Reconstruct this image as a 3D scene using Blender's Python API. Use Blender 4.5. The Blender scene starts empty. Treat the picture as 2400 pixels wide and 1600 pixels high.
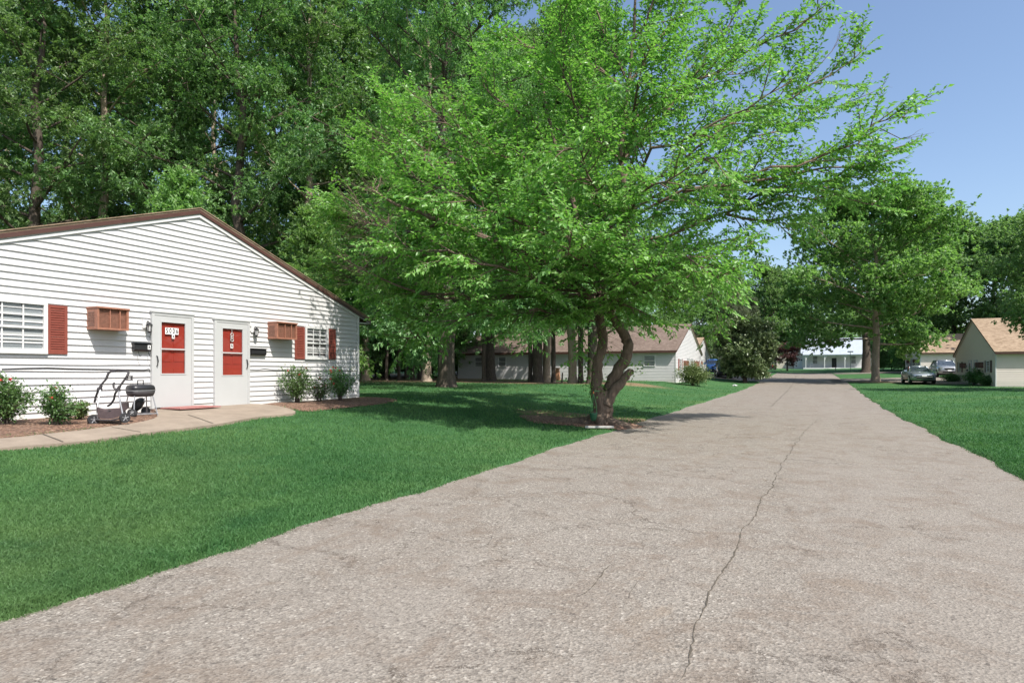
import bpy, math, random
import numpy as np
from mathutils import Vector, Matrix
# ------------------------------------------------------------------ camera, world, sun
scene = bpy.context.scene
col = scene.collection
F_PX = 1450.0; HZ = 868.0; XVP = 1888.0; EYE = 1.4
TH = math.atan2(XVP - 1200.0, F_PX); SA, CB = math.sin(TH), math.cos(TH)
cam_d = bpy.data.cameras.new('camera'); cam = bpy.data.objects.new('camera', cam_d); col.objects.link(cam)
cam.location = (0, 0, EYE); cam.rotation_euler = (math.radians(90), 0, TH)
cam_d.sensor_width = 36; cam_d.lens = 36 * F_PX / 2400; cam_d.shift_y = (HZ - 800) / 2400
cam_d.clip_start = 0.05; cam_d.clip_end = 3000
scene.camera = cam
SUN = Vector((0.31, -0.15, 0.435)).normalized()
el = math.asin(SUN.z); az = math.atan2(SUN.x, SUN.y)
w = bpy.data.worlds.new('World'); scene.world = w; w.use_nodes = True
nt = w.node_tree; bg = nt.nodes['Background']
sky = nt.nodes.new('ShaderNodeTexSky'); sky.sky_type = 'NISHITA'; sky.sun_disc = False
sky.sun_elevation = el; sky.sun_rotation = az; sky.air_density = 1.0; sky.dust_density = 2.2; sky.ozone_density = 2.4
nt.links.new(sky.outputs[0], bg.inputs[0]); bg.inputs[1].default_value = 0.12
sl = bpy.data.lights.new('sun', 'SUN'); sl.energy = 4.1; sl.angle = math.radians(0.53); sl.color = (1, 0.955, 0.89)
so = bpy.data.objects.new('sun', sl); col.objects.link(so); so.rotation_euler = SUN.to_track_quat('Z', 'Y').to_euler()
scene.view_settings.view_transform = 'Standard'; scene.view_settings.look = 'None'
scene.view_settings.exposure = 0.85; scene.view_settings.gamma = 1.0
scene.cycles.max_bounces = 6; scene.cycles.diffuse_bounces = 3; scene.cycles.glossy_bounces = 2
scene.cycles.transmission_bounces = 4; scene.cycles.transparent_max_bounces = 8

# ------------------------------------------------------------------ helpers
def sstep(t):
    t = np.clip(t, 0, 1); return t * t * (3 - 2 * t)
def zr(y):
    return np.interp(y, [-100, 46, 58, 142, 200, 700], [0, 0, 0.12, 1.7, 2.3, 3.0])
RL, RR = -4.05, 2.55          # road edges
def edgeL(y): return RL + 0.04*np.sin(y*0.9+1) + 0.025*np.sin(y*2.3) + 0.02*np.sin(y*5.1+2) + .012*np.sin(y*13)
def edgeR(y): return np.interp(y, [-50, 24, 36, 52, 64, 200], [RR, RR, 2.85, 3.35, 3.5, 3.5]) + 0.05*np.sin(y*1.1+.4) + 0.03*np.sin(y*3.3)
def g(x, y):
    x = np.asarray(x, float); y = np.asarray(y, float)
    L = sstep((-4.3 - x) / 7.4) * 0.53 + np.clip((-14 - x) / 200, 0, 0.3)
    R = sstep((x - edgeR(y) - .3) / 10) * 0.2
    b = 0.035 - 0.075 * (sstep((x - edgeL(y) + .06) / .12) * sstep((edgeR(y) - x + .06) / .12))
    b = b + 0.012 * np.sin(x*.7 + y*.3) * np.sin(y*.55) * ((x < -4.7) | (x > 4.2))
    return zr(y) + L + R + b
def pt(px, py, Z):
    u = px - 1200.0; R = Z * u / F_PX
    return Vector((-SA*Z + CB*R, CB*Z + SA*R, EYE + (HZ - py) * Z / F_PX))
def gpos(px, Z):
    p = pt(px, 868, Z); return Vector((p.x, p.y, float(g(p.x, p.y))))
def gp(px, py):
    lo = 2.0; Z = lo
    while Z < 300:
        p = pt(px, py, Z)
        if p.z < float(g(p.x, p.y)): break
        Z *= 1.01
    return gpos(px, Z)
def project(P):
    P = np.asarray(P); Z = -SA*P[..., 0] + CB*P[..., 1]; R = CB*P[..., 0] + SA*P[..., 1]
    return 1200 + F_PX*R/Z, HZ - F_PX*(P[..., 2]-EYE)/Z, Z

def tag(o, label=None, cat=None, group=None, kind=None):
    if label: o['label'] = label
    if cat: o['category'] = cat
    if group: o['group'] = group
    if kind: o['kind'] = kind
    return o
def thing(name, loc, label, cat, group=None, rz=0):
    o = bpy.data.objects.new(name, None); col.objects.link(o); o.location = loc; o.rotation_euler = (0, 0, rz)
    o.empty_display_size = 0.1
    return tag(o, label, cat, group)
def copy_tree(o, parent=None):
    c = o.copy(); col.objects.link(c)
    if parent is not None: c.parent = parent
    for ch in list(o.children): copy_tree(ch, c)
    return c

class MB:
    def __init__(s): s.v = []; s.f = []; s.m = []
    def add(s, vs, fs, mat=0):
        b = len(s.v); s.v.extend([tuple(p) for p in vs])
        for f in fs: s.f.append(tuple(b + i for i in f)); s.m.append(mat)
    def hexa(s, c, mat=0):  # 8 corners: bottom 4 ccw, top 4
        s.add(c, [(0,3,2,1),(4,5,6,7),(0,1,5,4),(1,2,6,5),(2,3,7,6),(3,0,4,7)], mat)
    def box(s, x0, x1, y0, y1, z0, z1, mat=0):
        s.hexa([(x0,y0,z0),(x1,y0,z0),(x1,y1,z0),(x0,y1,z0),(x0,y0,z1),(x1,y0,z1),(x1,y1,z1),(x0,y1,z1)], mat)
    def fbox(s, fr, u0, u1, v0, v1, d0, d1, mat=0):
        s.hexa([fr(u0,v0,d0),fr(u1,v0,d0),fr(u1,v0,d1),fr(u0,v0,d1),fr(u0,v1,d0),fr(u1,v1,d0),fr(u1,v1,d1),fr(u0,v1,d1)], mat)
    def tube(s, pts, rad, n=6, mat=0, cap=True):
        pts = [Vector(p) for p in pts]
        if not hasattr(rad, '__len__'): rad = [rad]*len(pts)
        b = len(s.v); up = None
        for i, p in enumerate(pts):
            if i == 0: d = pts[1]-p
            elif i == len(pts)-1: d = p-pts[i-1]
            else: d = pts[i+1]-pts[i-1]
            d.normalize()
            if up is None:
                up = Vector((0,0,1)) if abs(d.z) < .9 else Vector((1,0,0))
            a = d.cross(up); 
            if a.length < 1e-5: a = d.orthogonal()
            a.normalize(); c = a.cross(d); c.normalize(); up = c
            for k in range(n):
                t = 2*math.pi*k/n
                s.v.append(tuple(p + (a*math.cos(t)+c*math.sin(t))*rad[i]))
        for i in range(len(pts)-1):
            for k in range(n):
                s.f.append((b+i*n+k, b+i*n+(k+1)%n, b+(i+1)*n+(k+1)%n, b+(i+1)*n+k)); s.m.append(mat)
        if cap:
            s.f.append(tuple(b+k for k in range(n))); s.m.append(mat)
            e = b+(len(pts)-1)*n; s.f.append(tuple(e+n-1-k for k in range(n))); s.m.append(mat)
    def cyl(s, p0, p1, r, n=16, mat=0): s.tube([p0, p1], r, n, mat)
    def loft(s, rings, mat=0, close=True, caps=True):
        n = len(rings[0]); b = len(s.v)
        for r in rings: s.v.extend([tuple(p) for p in r])
        for i in range(len(rings)-1):
            for k in range(n if close else n-1):
                s.f.append((b+i*n+k, b+i*n+(k+1)%n, b+(i+1)*n+(k+1)%n, b+(i+1)*n+k)); s.m.append(mat)
        if caps:
            s.f.append(tuple(b+n-1-k for k in range(n))); s.m.append(mat)
            s.f.append(tuple(b+(len(rings)-1)*n+k for k in range(n))); s.m.append(mat)
    def build(s, name, mats, parent=None, world=False, smooth=False, bevel=0, label=None):
        """world=True: vertices are in world coordinates; parent chain is unrotated"""
        off = Vector((0,0,0))
        if world and parent is not None:
            q = parent
            while q is not None: off += q.location; q = q.parent
        me = bpy.data.meshes.new(name)
        me.from_pydata([(v[0]-off.x, v[1]-off.y, v[2]-off.z) for v in s.v], [], s.f)
        if not isinstance(mats, (list, tuple)): mats = [mats]
        for m in mats: me.materials.append(m)
        me.polygons.foreach_set('material_index', s.m)
        if smooth: me.polygons.foreach_set('use_smooth', [True]*len(me.polygons))
        me.validate(); me.update()
        o = bpy.data.objects.new(name, me); col.objects.link(o)
        if parent is not None: o.parent = parent
        if bevel:
            b = o.modifiers.new('bevel', 'BEVEL'); b.width = bevel; b.segments = 2; b.limit_method = 'ANGLE'
        if label: o['label'] = label
        return o

def np_mesh(name, V, Fq, mat, parent=None, attr=None, smooth=False):
    """V (N,3), Fq (M,k) constant k"""
    me = bpy.data.meshes.new(name); k = Fq.shape[1]
    me.vertices.add(len(V)); me.vertices.foreach_set('co', np.ascontiguousarray(V, np.float32).ravel())
    me.loops.add(Fq.size); me.loops.foreach_set('vertex_index', np.ascontiguousarray(Fq, np.int32).ravel())
    me.polygons.add(len(Fq)); me.polygons.foreach_set('loop_start', np.arange(0, Fq.size, k, dtype=np.int32))
    me.polygons.foreach_set('loop_total', np.full(len(Fq), k, np.int32))
    me.polygons.foreach_set('use_smooth', np.full(len(Fq), smooth))
    me.update(calc_edges=True)
    if attr is not None:
        for nm, arr in attr.items():
            a = me.attributes.new(nm, 'FLOAT', 'POINT'); a.data.foreach_set('value', np.ascontiguousarray(arr, np.float32))
    me.materials.append(mat)
    o = bpy.data.objects.new(name, me); col.objects.link(o)
    if parent is not None: o.parent = parent
    return o

# ------------------------------------------------------------------ materials
def newmat(name):
    m = bpy.data.materials.new(name); m.use_nodes = True
    nt = m.node_tree; p = nt.nodes['Principled BSDF']; return m, nt, p
def N(nt, t, **k):
    n = nt.nodes.new(t)
    for a, b in k.items(): setattr(n, a, b)
    return n
def noise(nt, scale, detail=4, rough=.55, vec=None, dist=0):
    n = N(nt, 'ShaderNodeTexNoise'); n.inputs['Scale'].default_value = scale; n.inputs['Detail'].default_value = detail
    n.inputs['Roughness'].default_value = rough; n.inputs['Distortion'].default_value = dist
    if vec is not None: nt.links.new(vec, n.inputs['Vector'])
    return n
def ramp(nt, src, stops):
    r = N(nt, 'ShaderNodeValToRGB'); nt.links.new(src, r.inputs[0])
    e = r.color_ramp.elements
    while len(e) < len(stops): e.new(.5)
    for i, (p, c) in enumerate(stops):
        e[i].position = p; e[i].color = (c[0], c[1], c[2], 1) if hasattr(c, '__len__') else (c, c, c, 1)
    return r
def mix(nt, fac, a, b, mode='MIX'):
    m = N(nt, 'ShaderNodeMix', data_type='RGBA', blend_type=mode)
    for s, i in ((fac, 0), (a, 6), (b, 7)):
        if hasattr(s, 'is_linked') or isinstance(s, bpy.types.NodeSocket): nt.links.new(s, m.inputs[i])
        elif i == 0: m.inputs[0].default_value = s
        else: m.inputs[i].default_value = (s[0], s[1], s[2], 1)
    return m.outputs[2]
def math_(nt, op, a, b=None, clamp=False):
    m = N(nt, 'ShaderNodeMath', operation=op, use_clamp=clamp)
    for s, i in ((a, 0), (b, 1)):
        if s is None: continue
        if isinstance(s, bpy.types.NodeSocket): nt.links.new(s, m.inputs[i])
        else: m.inputs[i].default_value = s
    return m.outputs[0]
def objco(nt):
    return N(nt, 'ShaderNodeTexCoord').outputs['Object']
def worldpos(nt):
    return N(nt, 'ShaderNodeNewGeometry').outputs['Position']
def bump(nt, p, h, strength=.3, dist=.01):
    b = N(nt, 'ShaderNodeBump'); b.inputs['Strength'].default_value = strength; b.inputs['Distance'].default_value = dist
    nt.links.new(h, b.inputs['Height']); nt.links.new(b.outputs[0], p.inputs['Normal'])
def flat(name, c, rough=.6, metal=0, var=.12, vscale=6, spec=.4, coat=0):
    m, nt, p = newmat(name)
    n = noise(nt, vscale, 5, .6, worldpos(nt))
    a = [max(0, x*(1-var)) for x in c]; b = [min(1, x*(1+var)) for x in c]
    r = ramp(nt, n.outputs[0], [(.3, a), (.7, b)])
    nt.links.new(r.outputs[0], p.inputs['Base Color'])
    p.inputs['Roughness'].default_value = rough; p.inputs['Metallic'].default_value = metal
    p.inputs['Specular IOR Level'].default_value = spec
    if coat: p.inputs['Coat Weight'].default_value = coat; p.inputs['Coat Roughness'].default_value = .05
    return m
def leafmat(name, dark, light, trans=.35, rough=.45, spec=.35, tint=1.0):
    m, nt, p = newmat(name)
    a = N(nt, 'ShaderNodeAttribute', attribute_name='var')
    r = ramp(nt, a.outputs['Fac'], [(0, dark), (1, light)])
    oi = N(nt, 'ShaderNodeObjectInfo')
    hs = N(nt, 'ShaderNodeHueSaturation'); nt.links.new(r.outputs[0], hs.inputs['Color'])
    nt.links.new(math_(nt, 'ADD', math_(nt, 'MULTIPLY', oi.outputs['Random'], .035), .4825), hs.inputs['Hue'])
    nt.links.new(math_(nt, 'ADD', math_(nt, 'MULTIPLY', oi.outputs['Random'], .35), .82), hs.inputs['Value'])
    nt.links.new(hs.outputs[0], p.inputs['Base Color'])
    p.inputs['Roughness'].default_value = rough; p.inputs['Specular IOR Level'].default_value = spec
    t = N(nt, 'ShaderNodeBsdfTranslucent')
    tc = mix(nt, 1.0, hs.outputs[0], (1.25*tint, 1.5*tint, .7*tint), 'MULTIPLY'); nt.links.new(tc, t.inputs[0])
    ms = N(nt, 'ShaderNodeMixShader'); ms.inputs[0].default_value = trans
    nt.links.new(p.outputs[0], ms.inputs[1]); nt.links.new(t.outputs[0], ms.inputs[2])
    nt.links.new(ms.outputs[0], nt.nodes['Material Output'].inputs['Surface'])
    return m
def barkmat(name, a, b, sc=3.0):
    m, nt, p = newmat(name)
    mp = N(nt, 'ShaderNodeMapping'); mp.inputs['Scale'].default_value = (1, 1, .18); nt.links.new(worldpos(nt), mp.inputs[0])
    n = noise(nt, sc*6, 6, .7, mp.outputs[0], .5)
    n2 = noise(nt, 1.3, 3, .6, worldpos(nt))
    r = ramp(nt, n.outputs[0], [(.35, a), (.65, b)])
    c = mix(nt, math_(nt, 'MULTIPLY', n2.outputs[0], .5), r.outputs[0], (b[0]*1.2, b[1]*1.15, b[2]*1.1))
    nt.links.new(c, p.inputs['Base Color']); p.inputs['Roughness'].default_value = .9
    p.inputs['Specular IOR Level'].default_value = .15
    bump(nt, p, n.outputs[0], .9, .04); return m

M = {}
M['white_trim'] = flat('white_trim', (.57, .57, .557), .5, var=.04)
M['door_white'] = flat('door_white', (.42, .425, .42), .4, var=.03, vscale=2)
M['brown_trim'] = flat('brown_trim', (.075, .035, .028), .5)
M['redbrown'] = flat('redbrown', (.2, .05, .034), .55, var=.1, vscale=12)
M['door_red'] = flat('door_red', (.4, .045, .03), .4, var=.1, vscale=3)
M['copper'] = flat('copper', (.29, .13, .085), .5, var=.2, vscale=14)
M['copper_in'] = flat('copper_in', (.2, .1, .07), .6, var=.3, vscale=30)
M['black'] = flat('black', (.02, .02, .022), .35, var=.2)
M['rubber'] = flat('rubber', (.025, .025, .027), .7)
M['char'] = flat('char', (.05, .045, .048), .55)
M['fabric'] = flat('fabric', (.07, .05, .052), .85, var=.2, vscale=30)
M['steel'] = flat('steel', (.3, .3, .31), .4, .4, var=.1)
M['alu'] = flat('alu', (.7, .7, .69), .45, .6, var=.06)
M['concrete_f'] = flat('concrete_f', (.42, .4, .36), .9, vscale=9, var=.2)
M['brick'] = flat('brick', (.16, .1, .08), .85, vscale=16, var=.35)
M['plate_white'] = flat('plate_white', (.8, .8, .78), .4, var=.02)
M['ink'] = flat('ink', (.015, .015, .015), .5, var=.1)
M['blind'] = flat('blind', (.36, .38, .4), .6, var=.05)
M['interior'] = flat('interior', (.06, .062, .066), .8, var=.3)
M['orange'] = flat('orange', (.75, .17, .05), .5)
M['green_cord'] = flat('green_cord', (.1, .33, .12), .7)
M['green_pot'] = flat('green_pot', (.03, .12, .06), .5)
M['stone'] = flat('stone', (.36, .35, .33), .85, vscale=14, var=.35)
M['wood'] = flat('wood', (.36, .18, .1), .75, vscale=10, var=.25)
M['mat_red'] = flat('mat_red', (.3, .13, .12), .95, vscale=40, var=.35)
M['dark_brown'] = flat('dark_brown', (.09, .04, .035), .5, var=.15)
M['pipe'] = flat('pipe', (.03, .03, .032), .6)
M['flower_red'] = flat('flower_red', (.6, .05, .05), .6, var=.3)
M['flower_pink'] = flat('flower_pink', (.75, .45, .45), .6, var=.2)
M['beige_wall'] = flat('beige_wall', (.55, .49, .4), .8, var=.08)
M['tin_roof'] = flat('tin_roof', (.5, .54, .58), .35, .4, var=.08, vscale=2)
M['brick_red'] = flat('brick_red', (.3, .13, .09), .9, vscale=20, var=.3)
M['chrome'] = flat('chrome', (.75, .75, .76), .15, 1, var=.03)
M['tail_red'] = flat('tail_red', (.5, .02, .02), .2)
def paint(name, c, metal=.5):
    return flat(name, c, .28, metal, var=.03, vscale=1, spec=.5, coat=1)
M['paint_silver'] = paint('paint_silver', (.27, .31, .34), .6)
M['paint_grey'] = paint('paint_grey', (.3, .32, .34), .6)
M['paint_blue'] = paint('paint_blue', (.02, .13, .42), .3)
M['paint_navy'] = paint('paint_navy', (.012, .02, .045), .3)
M['paint_red'] = paint('paint_red', (.5, .03, .03), .2)
M['paint_dark'] = paint('paint_dark', (.03, .035, .045), .3)
def lampglass():
    m, nt, p = newmat('lamp_glass'); p.inputs['Base Color'].default_value = (.75, .75, .75, 1); p.inputs['Roughness'].default_value = .1
    p.inputs['Metallic'].default_value = .5; return m
M['headlight'] = lampglass()
def carglass():
    m, nt, p = newmat('car_glass')
    n = noise(nt, 3, 3, .5, worldpos(nt)); r = ramp(nt, n.outputs[0], [(.3, (.02, .028, .035)), (.7, (.05, .065, .08))])
    nt.links.new(r.outputs[0], p.inputs['Base Color']); p.inputs['Roughness'].default_value = .04
    p.inputs['Specular IOR Level'].default_value = .8; p.inputs['Coat Weight'].default_value = .6
    return m
M['car_glass'] = carglass()
def glass():
    m, nt, p = newmat('window_glass')
    t = N(nt, 'ShaderNodeBsdfTransparent'); t.inputs[0].default_value = (.78, .8, .8, 1)
    gl = N(nt, 'ShaderNodeBsdfGlossy'); gl.inputs['Roughness'].default_value = .03
    lw = N(nt, 'ShaderNodeLayerWeight'); lw.inputs[0].default_value = .5
    nz = noise(nt, 2.5, 2, .5, worldpos(nt)); b = N(nt, 'ShaderNodeBump'); b.inputs['Strength'].default_value = .06
    nt.links.new(nz.outputs[0], b.inputs['Height']); nt.links.new(b.outputs[0], gl.inputs['Normal'])
    ms = N(nt, 'ShaderNodeMixShader'); nt.links.new(math_(nt, 'ADD', math_(nt, 'MULTIPLY', math_(nt, 'POWER', lw.outputs['Facing'], 5.0), .9), .05, True), ms.inputs[0])
    nt.links.new(t.outputs[0], ms.inputs[1]); nt.links.new(gl.outputs[0], ms.inputs[2])
    nt.links.new(ms.outputs[0], nt.nodes['Material Output'].inputs['Surface']); return m
M['glass'] = glass()
def siding(name, c):
    m, nt, p = newmat(name)
    wp = worldpos(nt)
    n = noise(nt, 1.1, 5, .6, wp)
    mp = N(nt, 'ShaderNodeMapping'); mp.inputs['Scale'].default_value = (2.5, 2.5, 14); nt.links.new(wp, mp.inputs[0])
    n2 = noise(nt, 3, 6, .75, mp.outputs[0])
    r = ramp(nt, n.outputs[0], [(.3, [x*.93 for x in c]), (.7, c)])
    d = ramp(nt, n2.outputs[0], [(.66, 0), (.8, .35)])
    cc = mix(nt, d.outputs[0], r.outputs[0], (.5, .48, .43))
    sx = N(nt, 'ShaderNodeSeparateXYZ'); nt.links.new(wp, sx.inputs[0])
    low = ramp(nt, math_(nt, 'ADD', sx.outputs[2], math_(nt, 'MULTIPLY', n2.outputs[0], .5)), [(.8, .45), (1.0, 0)])
    cc = mix(nt, low.outputs[0], cc, (.5, .47, .4))
    sp = noise(nt, 55, 2, .5, wp); spr = ramp(nt, sp.outputs[0], [(.73, 0), (.77, .6)])
    cc = mix(nt, spr.outputs[0], cc, (.3, .29, .27))
    nt.links.new(cc, p.inputs['Base Color']); p.inputs['Roughness'].default_value = .55
    p.inputs['Specular IOR Level'].default_value = .3
    bump(nt, p, n2.outputs[0], .15, .01); return m
M['siding'] = siding('siding', (.545, .537, .53))
M['siding_tan'] = siding('siding_tan', (.7, .62, .55))
def shingle(name, a, b):
    m, nt, p = newmat(name); wp = worldpos(nt)
    n = noise(nt, 7, 6, .75, wp); n2 = noise(nt, .5, 3, .5, wp)
    br = N(nt, 'ShaderNodeTexVoronoi'); br.inputs['Scale'].default_value = 5
    mp = N(nt, 'ShaderNodeMapping'); mp.inputs['Scale'].default_value = (1, 1, 4); nt.links.new(wp, mp.inputs[0]); nt.links.new(mp.outputs[0], br.inputs['Vector'])
    f = math_(nt, 'ADD', math_(nt, 'MULTIPLY', n.outputs[0], .6), math_(nt, 'MULTIPLY', n2.outputs[0], .4))
    r = ramp(nt, f, [(.35, a), (.65, b)])
    bw = N(nt, 'ShaderNodeRGBToBW'); nt.links.new(br.outputs['Color'], bw.inputs[0]); c = mix(nt, .35, r.outputs[0], bw.outputs[0], 'SOFT_LIGHT')
    nt.links.new(c, p.inputs['Base Color']); p.inputs['Roughness'].default_value = .95; p.inputs['Specular IOR Level'].default_value = .1
    bump(nt, p, n.outputs[0], .6, .02); return m
M['shingle_brown'] = shingle('shingle_brown', (.115, .085, .07), (.19, .148, .124))
M['shingle_tan'] = shingle('shingle_tan', (.22, .16, .11), (.31, .235, .165))
def asphalt():
    m, nt, p = newmat('asphalt'); wp = worldpos(nt)
    v = N(nt, 'ShaderNodeTexVoronoi'); v.inputs['Scale'].default_value = 62; nt.links.new(wp, v.inputs['Vector'])
    st = ramp(nt, v.outputs['Color'], [(.05, (.02, .018, .016)), (.22, (.13, .112, .092)), (.5, (.205, .184, .157)), (.8, (.3, .272, .232)), (.93, (.6, .56, .49))])
    v2 = N(nt, 'ShaderNodeTexVoronoi'); v2.inputs['Scale'].default_value = 110; nt.links.new(wp, v2.inputs['Vector'])
    st2 = ramp(nt, v2.outputs['Color'], [(.12, (.04, .034, .03)), (.5, (.2, .177, .148)), (.9, (.36, .32, .27))])
    n1 = noise(nt, .55, 5, .6, wp, .4)
    base = mix(nt, .5, st.outputs[0], st2.outputs[0])
    sm = ramp(nt, n1.outputs[0], [(.38, .36), (.62, 0)])
    base = mix(nt, sm.outputs[0], base, (.21, .184, .156))
    # right lane is a smoother, finer surface; worn wheel tracks run along the road
    sx = N(nt, 'ShaderNodeSeparateXYZ'); nt.links.new(wp, sx.inputs[0])
    lane = ramp(nt, math_(nt, 'ADD', math_(nt, 'MULTIPLY', sx.outputs[0], .5), math_(nt, 'MULTIPLY', n1.outputs[0], .6)), [(.1, 0), (.4, .4)])
    base = mix(nt, lane.outputs[0], base, (.222, .196, .168))
    mpl = N(nt, 'ShaderNodeMapping'); mpl.inputs['Scale'].default_value = (1.1, .09, 1); nt.links.new(wp, mpl.inputs[0])
    nl = noise(nt, 1.0, 4, .6, mpl.outputs[0]); trk = ramp(nt, nl.outputs[0], [(.35, 0), (.65, .22)])
    base = mix(nt, trk.outputs[0], base, (.27, .243, .21), 'MIX')
    nst = noise(nt, .9, 5, .65, wp, 1.5); stn = ramp(nt, nst.outputs[0], [(.6, 0), (.75, .45)])
    base = mix(nt, stn.outputs[0], base, (.2, .15, .105))
    nf = noise(nt, 2.3, 4, .6, wp); fr_ = ramp(nt, nf.outputs[0], [(.55, 0), (.68, .4)])
    nfz = noise(nt, 38, 2, .6, wp); fz = ramp(nt, nfz.outputs[0], [(.44, 1), (.52, 0)])
    base = mix(nt, math_(nt, 'MULTIPLY', fr_.outputs[0], fz.outputs[0]), base, (.08, .066, .055))
    # coarser worn stone towards the left foreground
    n2 = noise(nt, 1.8, 6, .7, wp, 1.0)
    dk = ramp(nt, n2.outputs[0], [(.47, 0), (.68, .6)])
    base = mix(nt, dk.outputs[0], base, (.15, .112, .083))
    n3 = noise(nt, 26, 3, .7, wp)
    pit = ramp(nt, n3.outputs[0], [(.32, .8), (.44, 0)])
    base = mix(nt, pit.outputs[0], base, (.09, .078, .068))
    # hairline cracks
    wn = noise(nt, 1.6, 8, .75, wp); 
    mm = N(nt, 'ShaderNodeVectorMath', operation='ADD'); nt.links.new(wp, mm.inputs[0])
    sc = N(nt, 'ShaderNodeVectorMath', operation='SCALE'); nt.links.new(wn.outputs['Color'], sc.inputs[0]); sc.inputs['Scale'].default_value = .9
    nt.links.new(sc.outputs[0], mm.inputs[1])
    vc = N(nt, 'ShaderNodeTexVoronoi', feature='DISTANCE_TO_EDGE'); vc.inputs['Scale'].default_value = .8; nt.links.new(mm.outputs[0], vc.inputs['Vector'])
    vc.inputs['Randomness'].default_value = 1
    cr = ramp(nt, vc.outputs['Distance'], [(.001, 1), (.009, 0)])
    n4 = noise(nt, .45, 2, .5, wp); mk = ramp(nt, math_(nt, 'SUBTRACT', n4.outputs[0], math_(nt, 'MULTIPLY', sx.outputs[0], .035)), [(.47, 0), (.54, .9)])
    n5 = noise(nt, 5, 3, .6, wp); mk2 = ramp(nt, n5.outputs[0], [(.4, 0), (.5, 1)])
    cf = math_(nt, 'MULTIPLY', math_(nt, 'MULTIPLY', cr.outputs[0], mk.outputs[0]), mk2.outputs[0])
    base = mix(nt, cf, base, (.09, .07, .055))
    nt.links.new(base, p.inputs['Base Color']); p.inputs['Roughness'].default_value = .92; p.inputs['Specular IOR Level'].default_value = .2
    h = math_(nt, 'SUBTRACT', math_(nt, 'ADD', v.outputs['Distance'], math_(nt, 'MULTIPLY', n3.outputs[0], .5)), math_(nt, 'MULTIPLY', cf, 1.5))
    bump(nt, p, h, .5, .01); return m
M['asphalt'] = asphalt()
M['crack'] = flat('crack', (.085, .072, .054), .95, vscale=14, var=.4)
def concrete():
    m, nt, p = newmat('concrete'); wp = worldpos(nt)
    n = noise(nt, 2, 6, .7, wp); n2 = noise(nt, 90, 3, .7, wp)
    r = ramp(nt, n.outputs[0], [(.3, (.19, .15, .112)), (.7, (.29, .235, .18))])
    c = mix(nt, .25, r.outputs[0], n2.outputs[0], 'OVERLAY')
    nt.links.new(c, p.inputs['Base Color']); p.inputs['Roughness'].default_value = .9; bump(nt, p, n2.outputs[0], .3, .005); return m
M['concrete'] = concrete()
def mulch():
    m, nt, p = newmat('mulch'); wp = worldpos(nt)
    v = N(nt, 'ShaderNodeTexVoronoi'); v.inputs['Scale'].default_value = 35; nt.links.new(wp, v.inputs['Vector'])
    r = ramp(nt, v.outputs['Color'], [(.1, (.06, .035, .025)), (.5, (.17, .09, .055)), (.95, (.34, .22, .15))])
    nt.links.new(r.outputs[0], p.inputs['Base Color']); p.inputs['Roughness'].default_value = .95; bump(nt, p, v.outputs['Distance'], 1, .03); return m
M['mulch'] = mulch()
def lawn():
    m, nt, p = newmat('lawn'); wp = worldpos(nt)
    n1 = noise(nt, .35, 4, .6, wp, .6); n2 = noise(nt, 9, 5, .7, wp); n3 = noise(nt, 60, 3, .7, wp)
    r = ramp(nt, n1.outputs[0], [(.3, (.033, .09, .033)), (.5, (.045, .115, .04)), (.7, (.08, .14, .05))])
    c = mix(nt, .5, r.outputs[0], n2.outputs[0], 'OVERLAY'); c = mix(nt, .45, c, n3.outputs[0], 'OVERLAY')
    # dry leaf litter under the wood
    sx = N(nt, 'ShaderNodeSeparateXYZ'); nt.links.new(wp, sx.inputs[0])
    def ell(cx, cy, rx, ry):
        dx = math_(nt, 'DIVIDE', math_(nt, 'SUBTRACT', sx.outputs[0], cx), rx); dy = math_(nt, 'DIVIDE', math_(nt, 'SUBTRACT', sx.outputs[1], cy), ry)
        return math_(nt, 'SUBTRACT', 1.0, math_(nt, 'SQRT', math_(nt, 'ADD', math_(nt, 'MULTIPLY', dx, dx), math_(nt, 'MULTIPLY', dy, dy))))
    e = math_(nt, 'MAXIMUM', ell(-18, 39.5, 11, 4.5), ell(-50, 42, 31, 26))
    e = math_(nt, 'MAXIMUM', e, ell(-5.4, 16.4, 2.3, 1.5))
    e = math_(nt, 'MAXIMUM', e, ell(8, 68, 5, 5))
    e = math_(nt, 'ADD', math_(nt, 'MULTIPLY', e, 2.5), math_(nt, 'MULTIPLY', math_(nt, 'SUBTRACT', n2.outputs[0], .5), 2.2))
    em = ramp(nt, e, [(.1, 0), (.5, .85)])
    lit = ramp(nt, n3.outputs[0], [(.35, (.12, .07, .045)), (.65, (.34, .23, .15))])
    c = mix(nt, em.outputs[0], c, lit.outputs[0])
    nt.links.new(c, p.inputs['Base Color']); p.inputs['Roughness'].default_value = .95; p.inputs['Specular IOR Level'].default_value = .1
    bump(nt, p, n3.outputs[0], .7, .03); return m
M['lawn'] = lawn()
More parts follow.
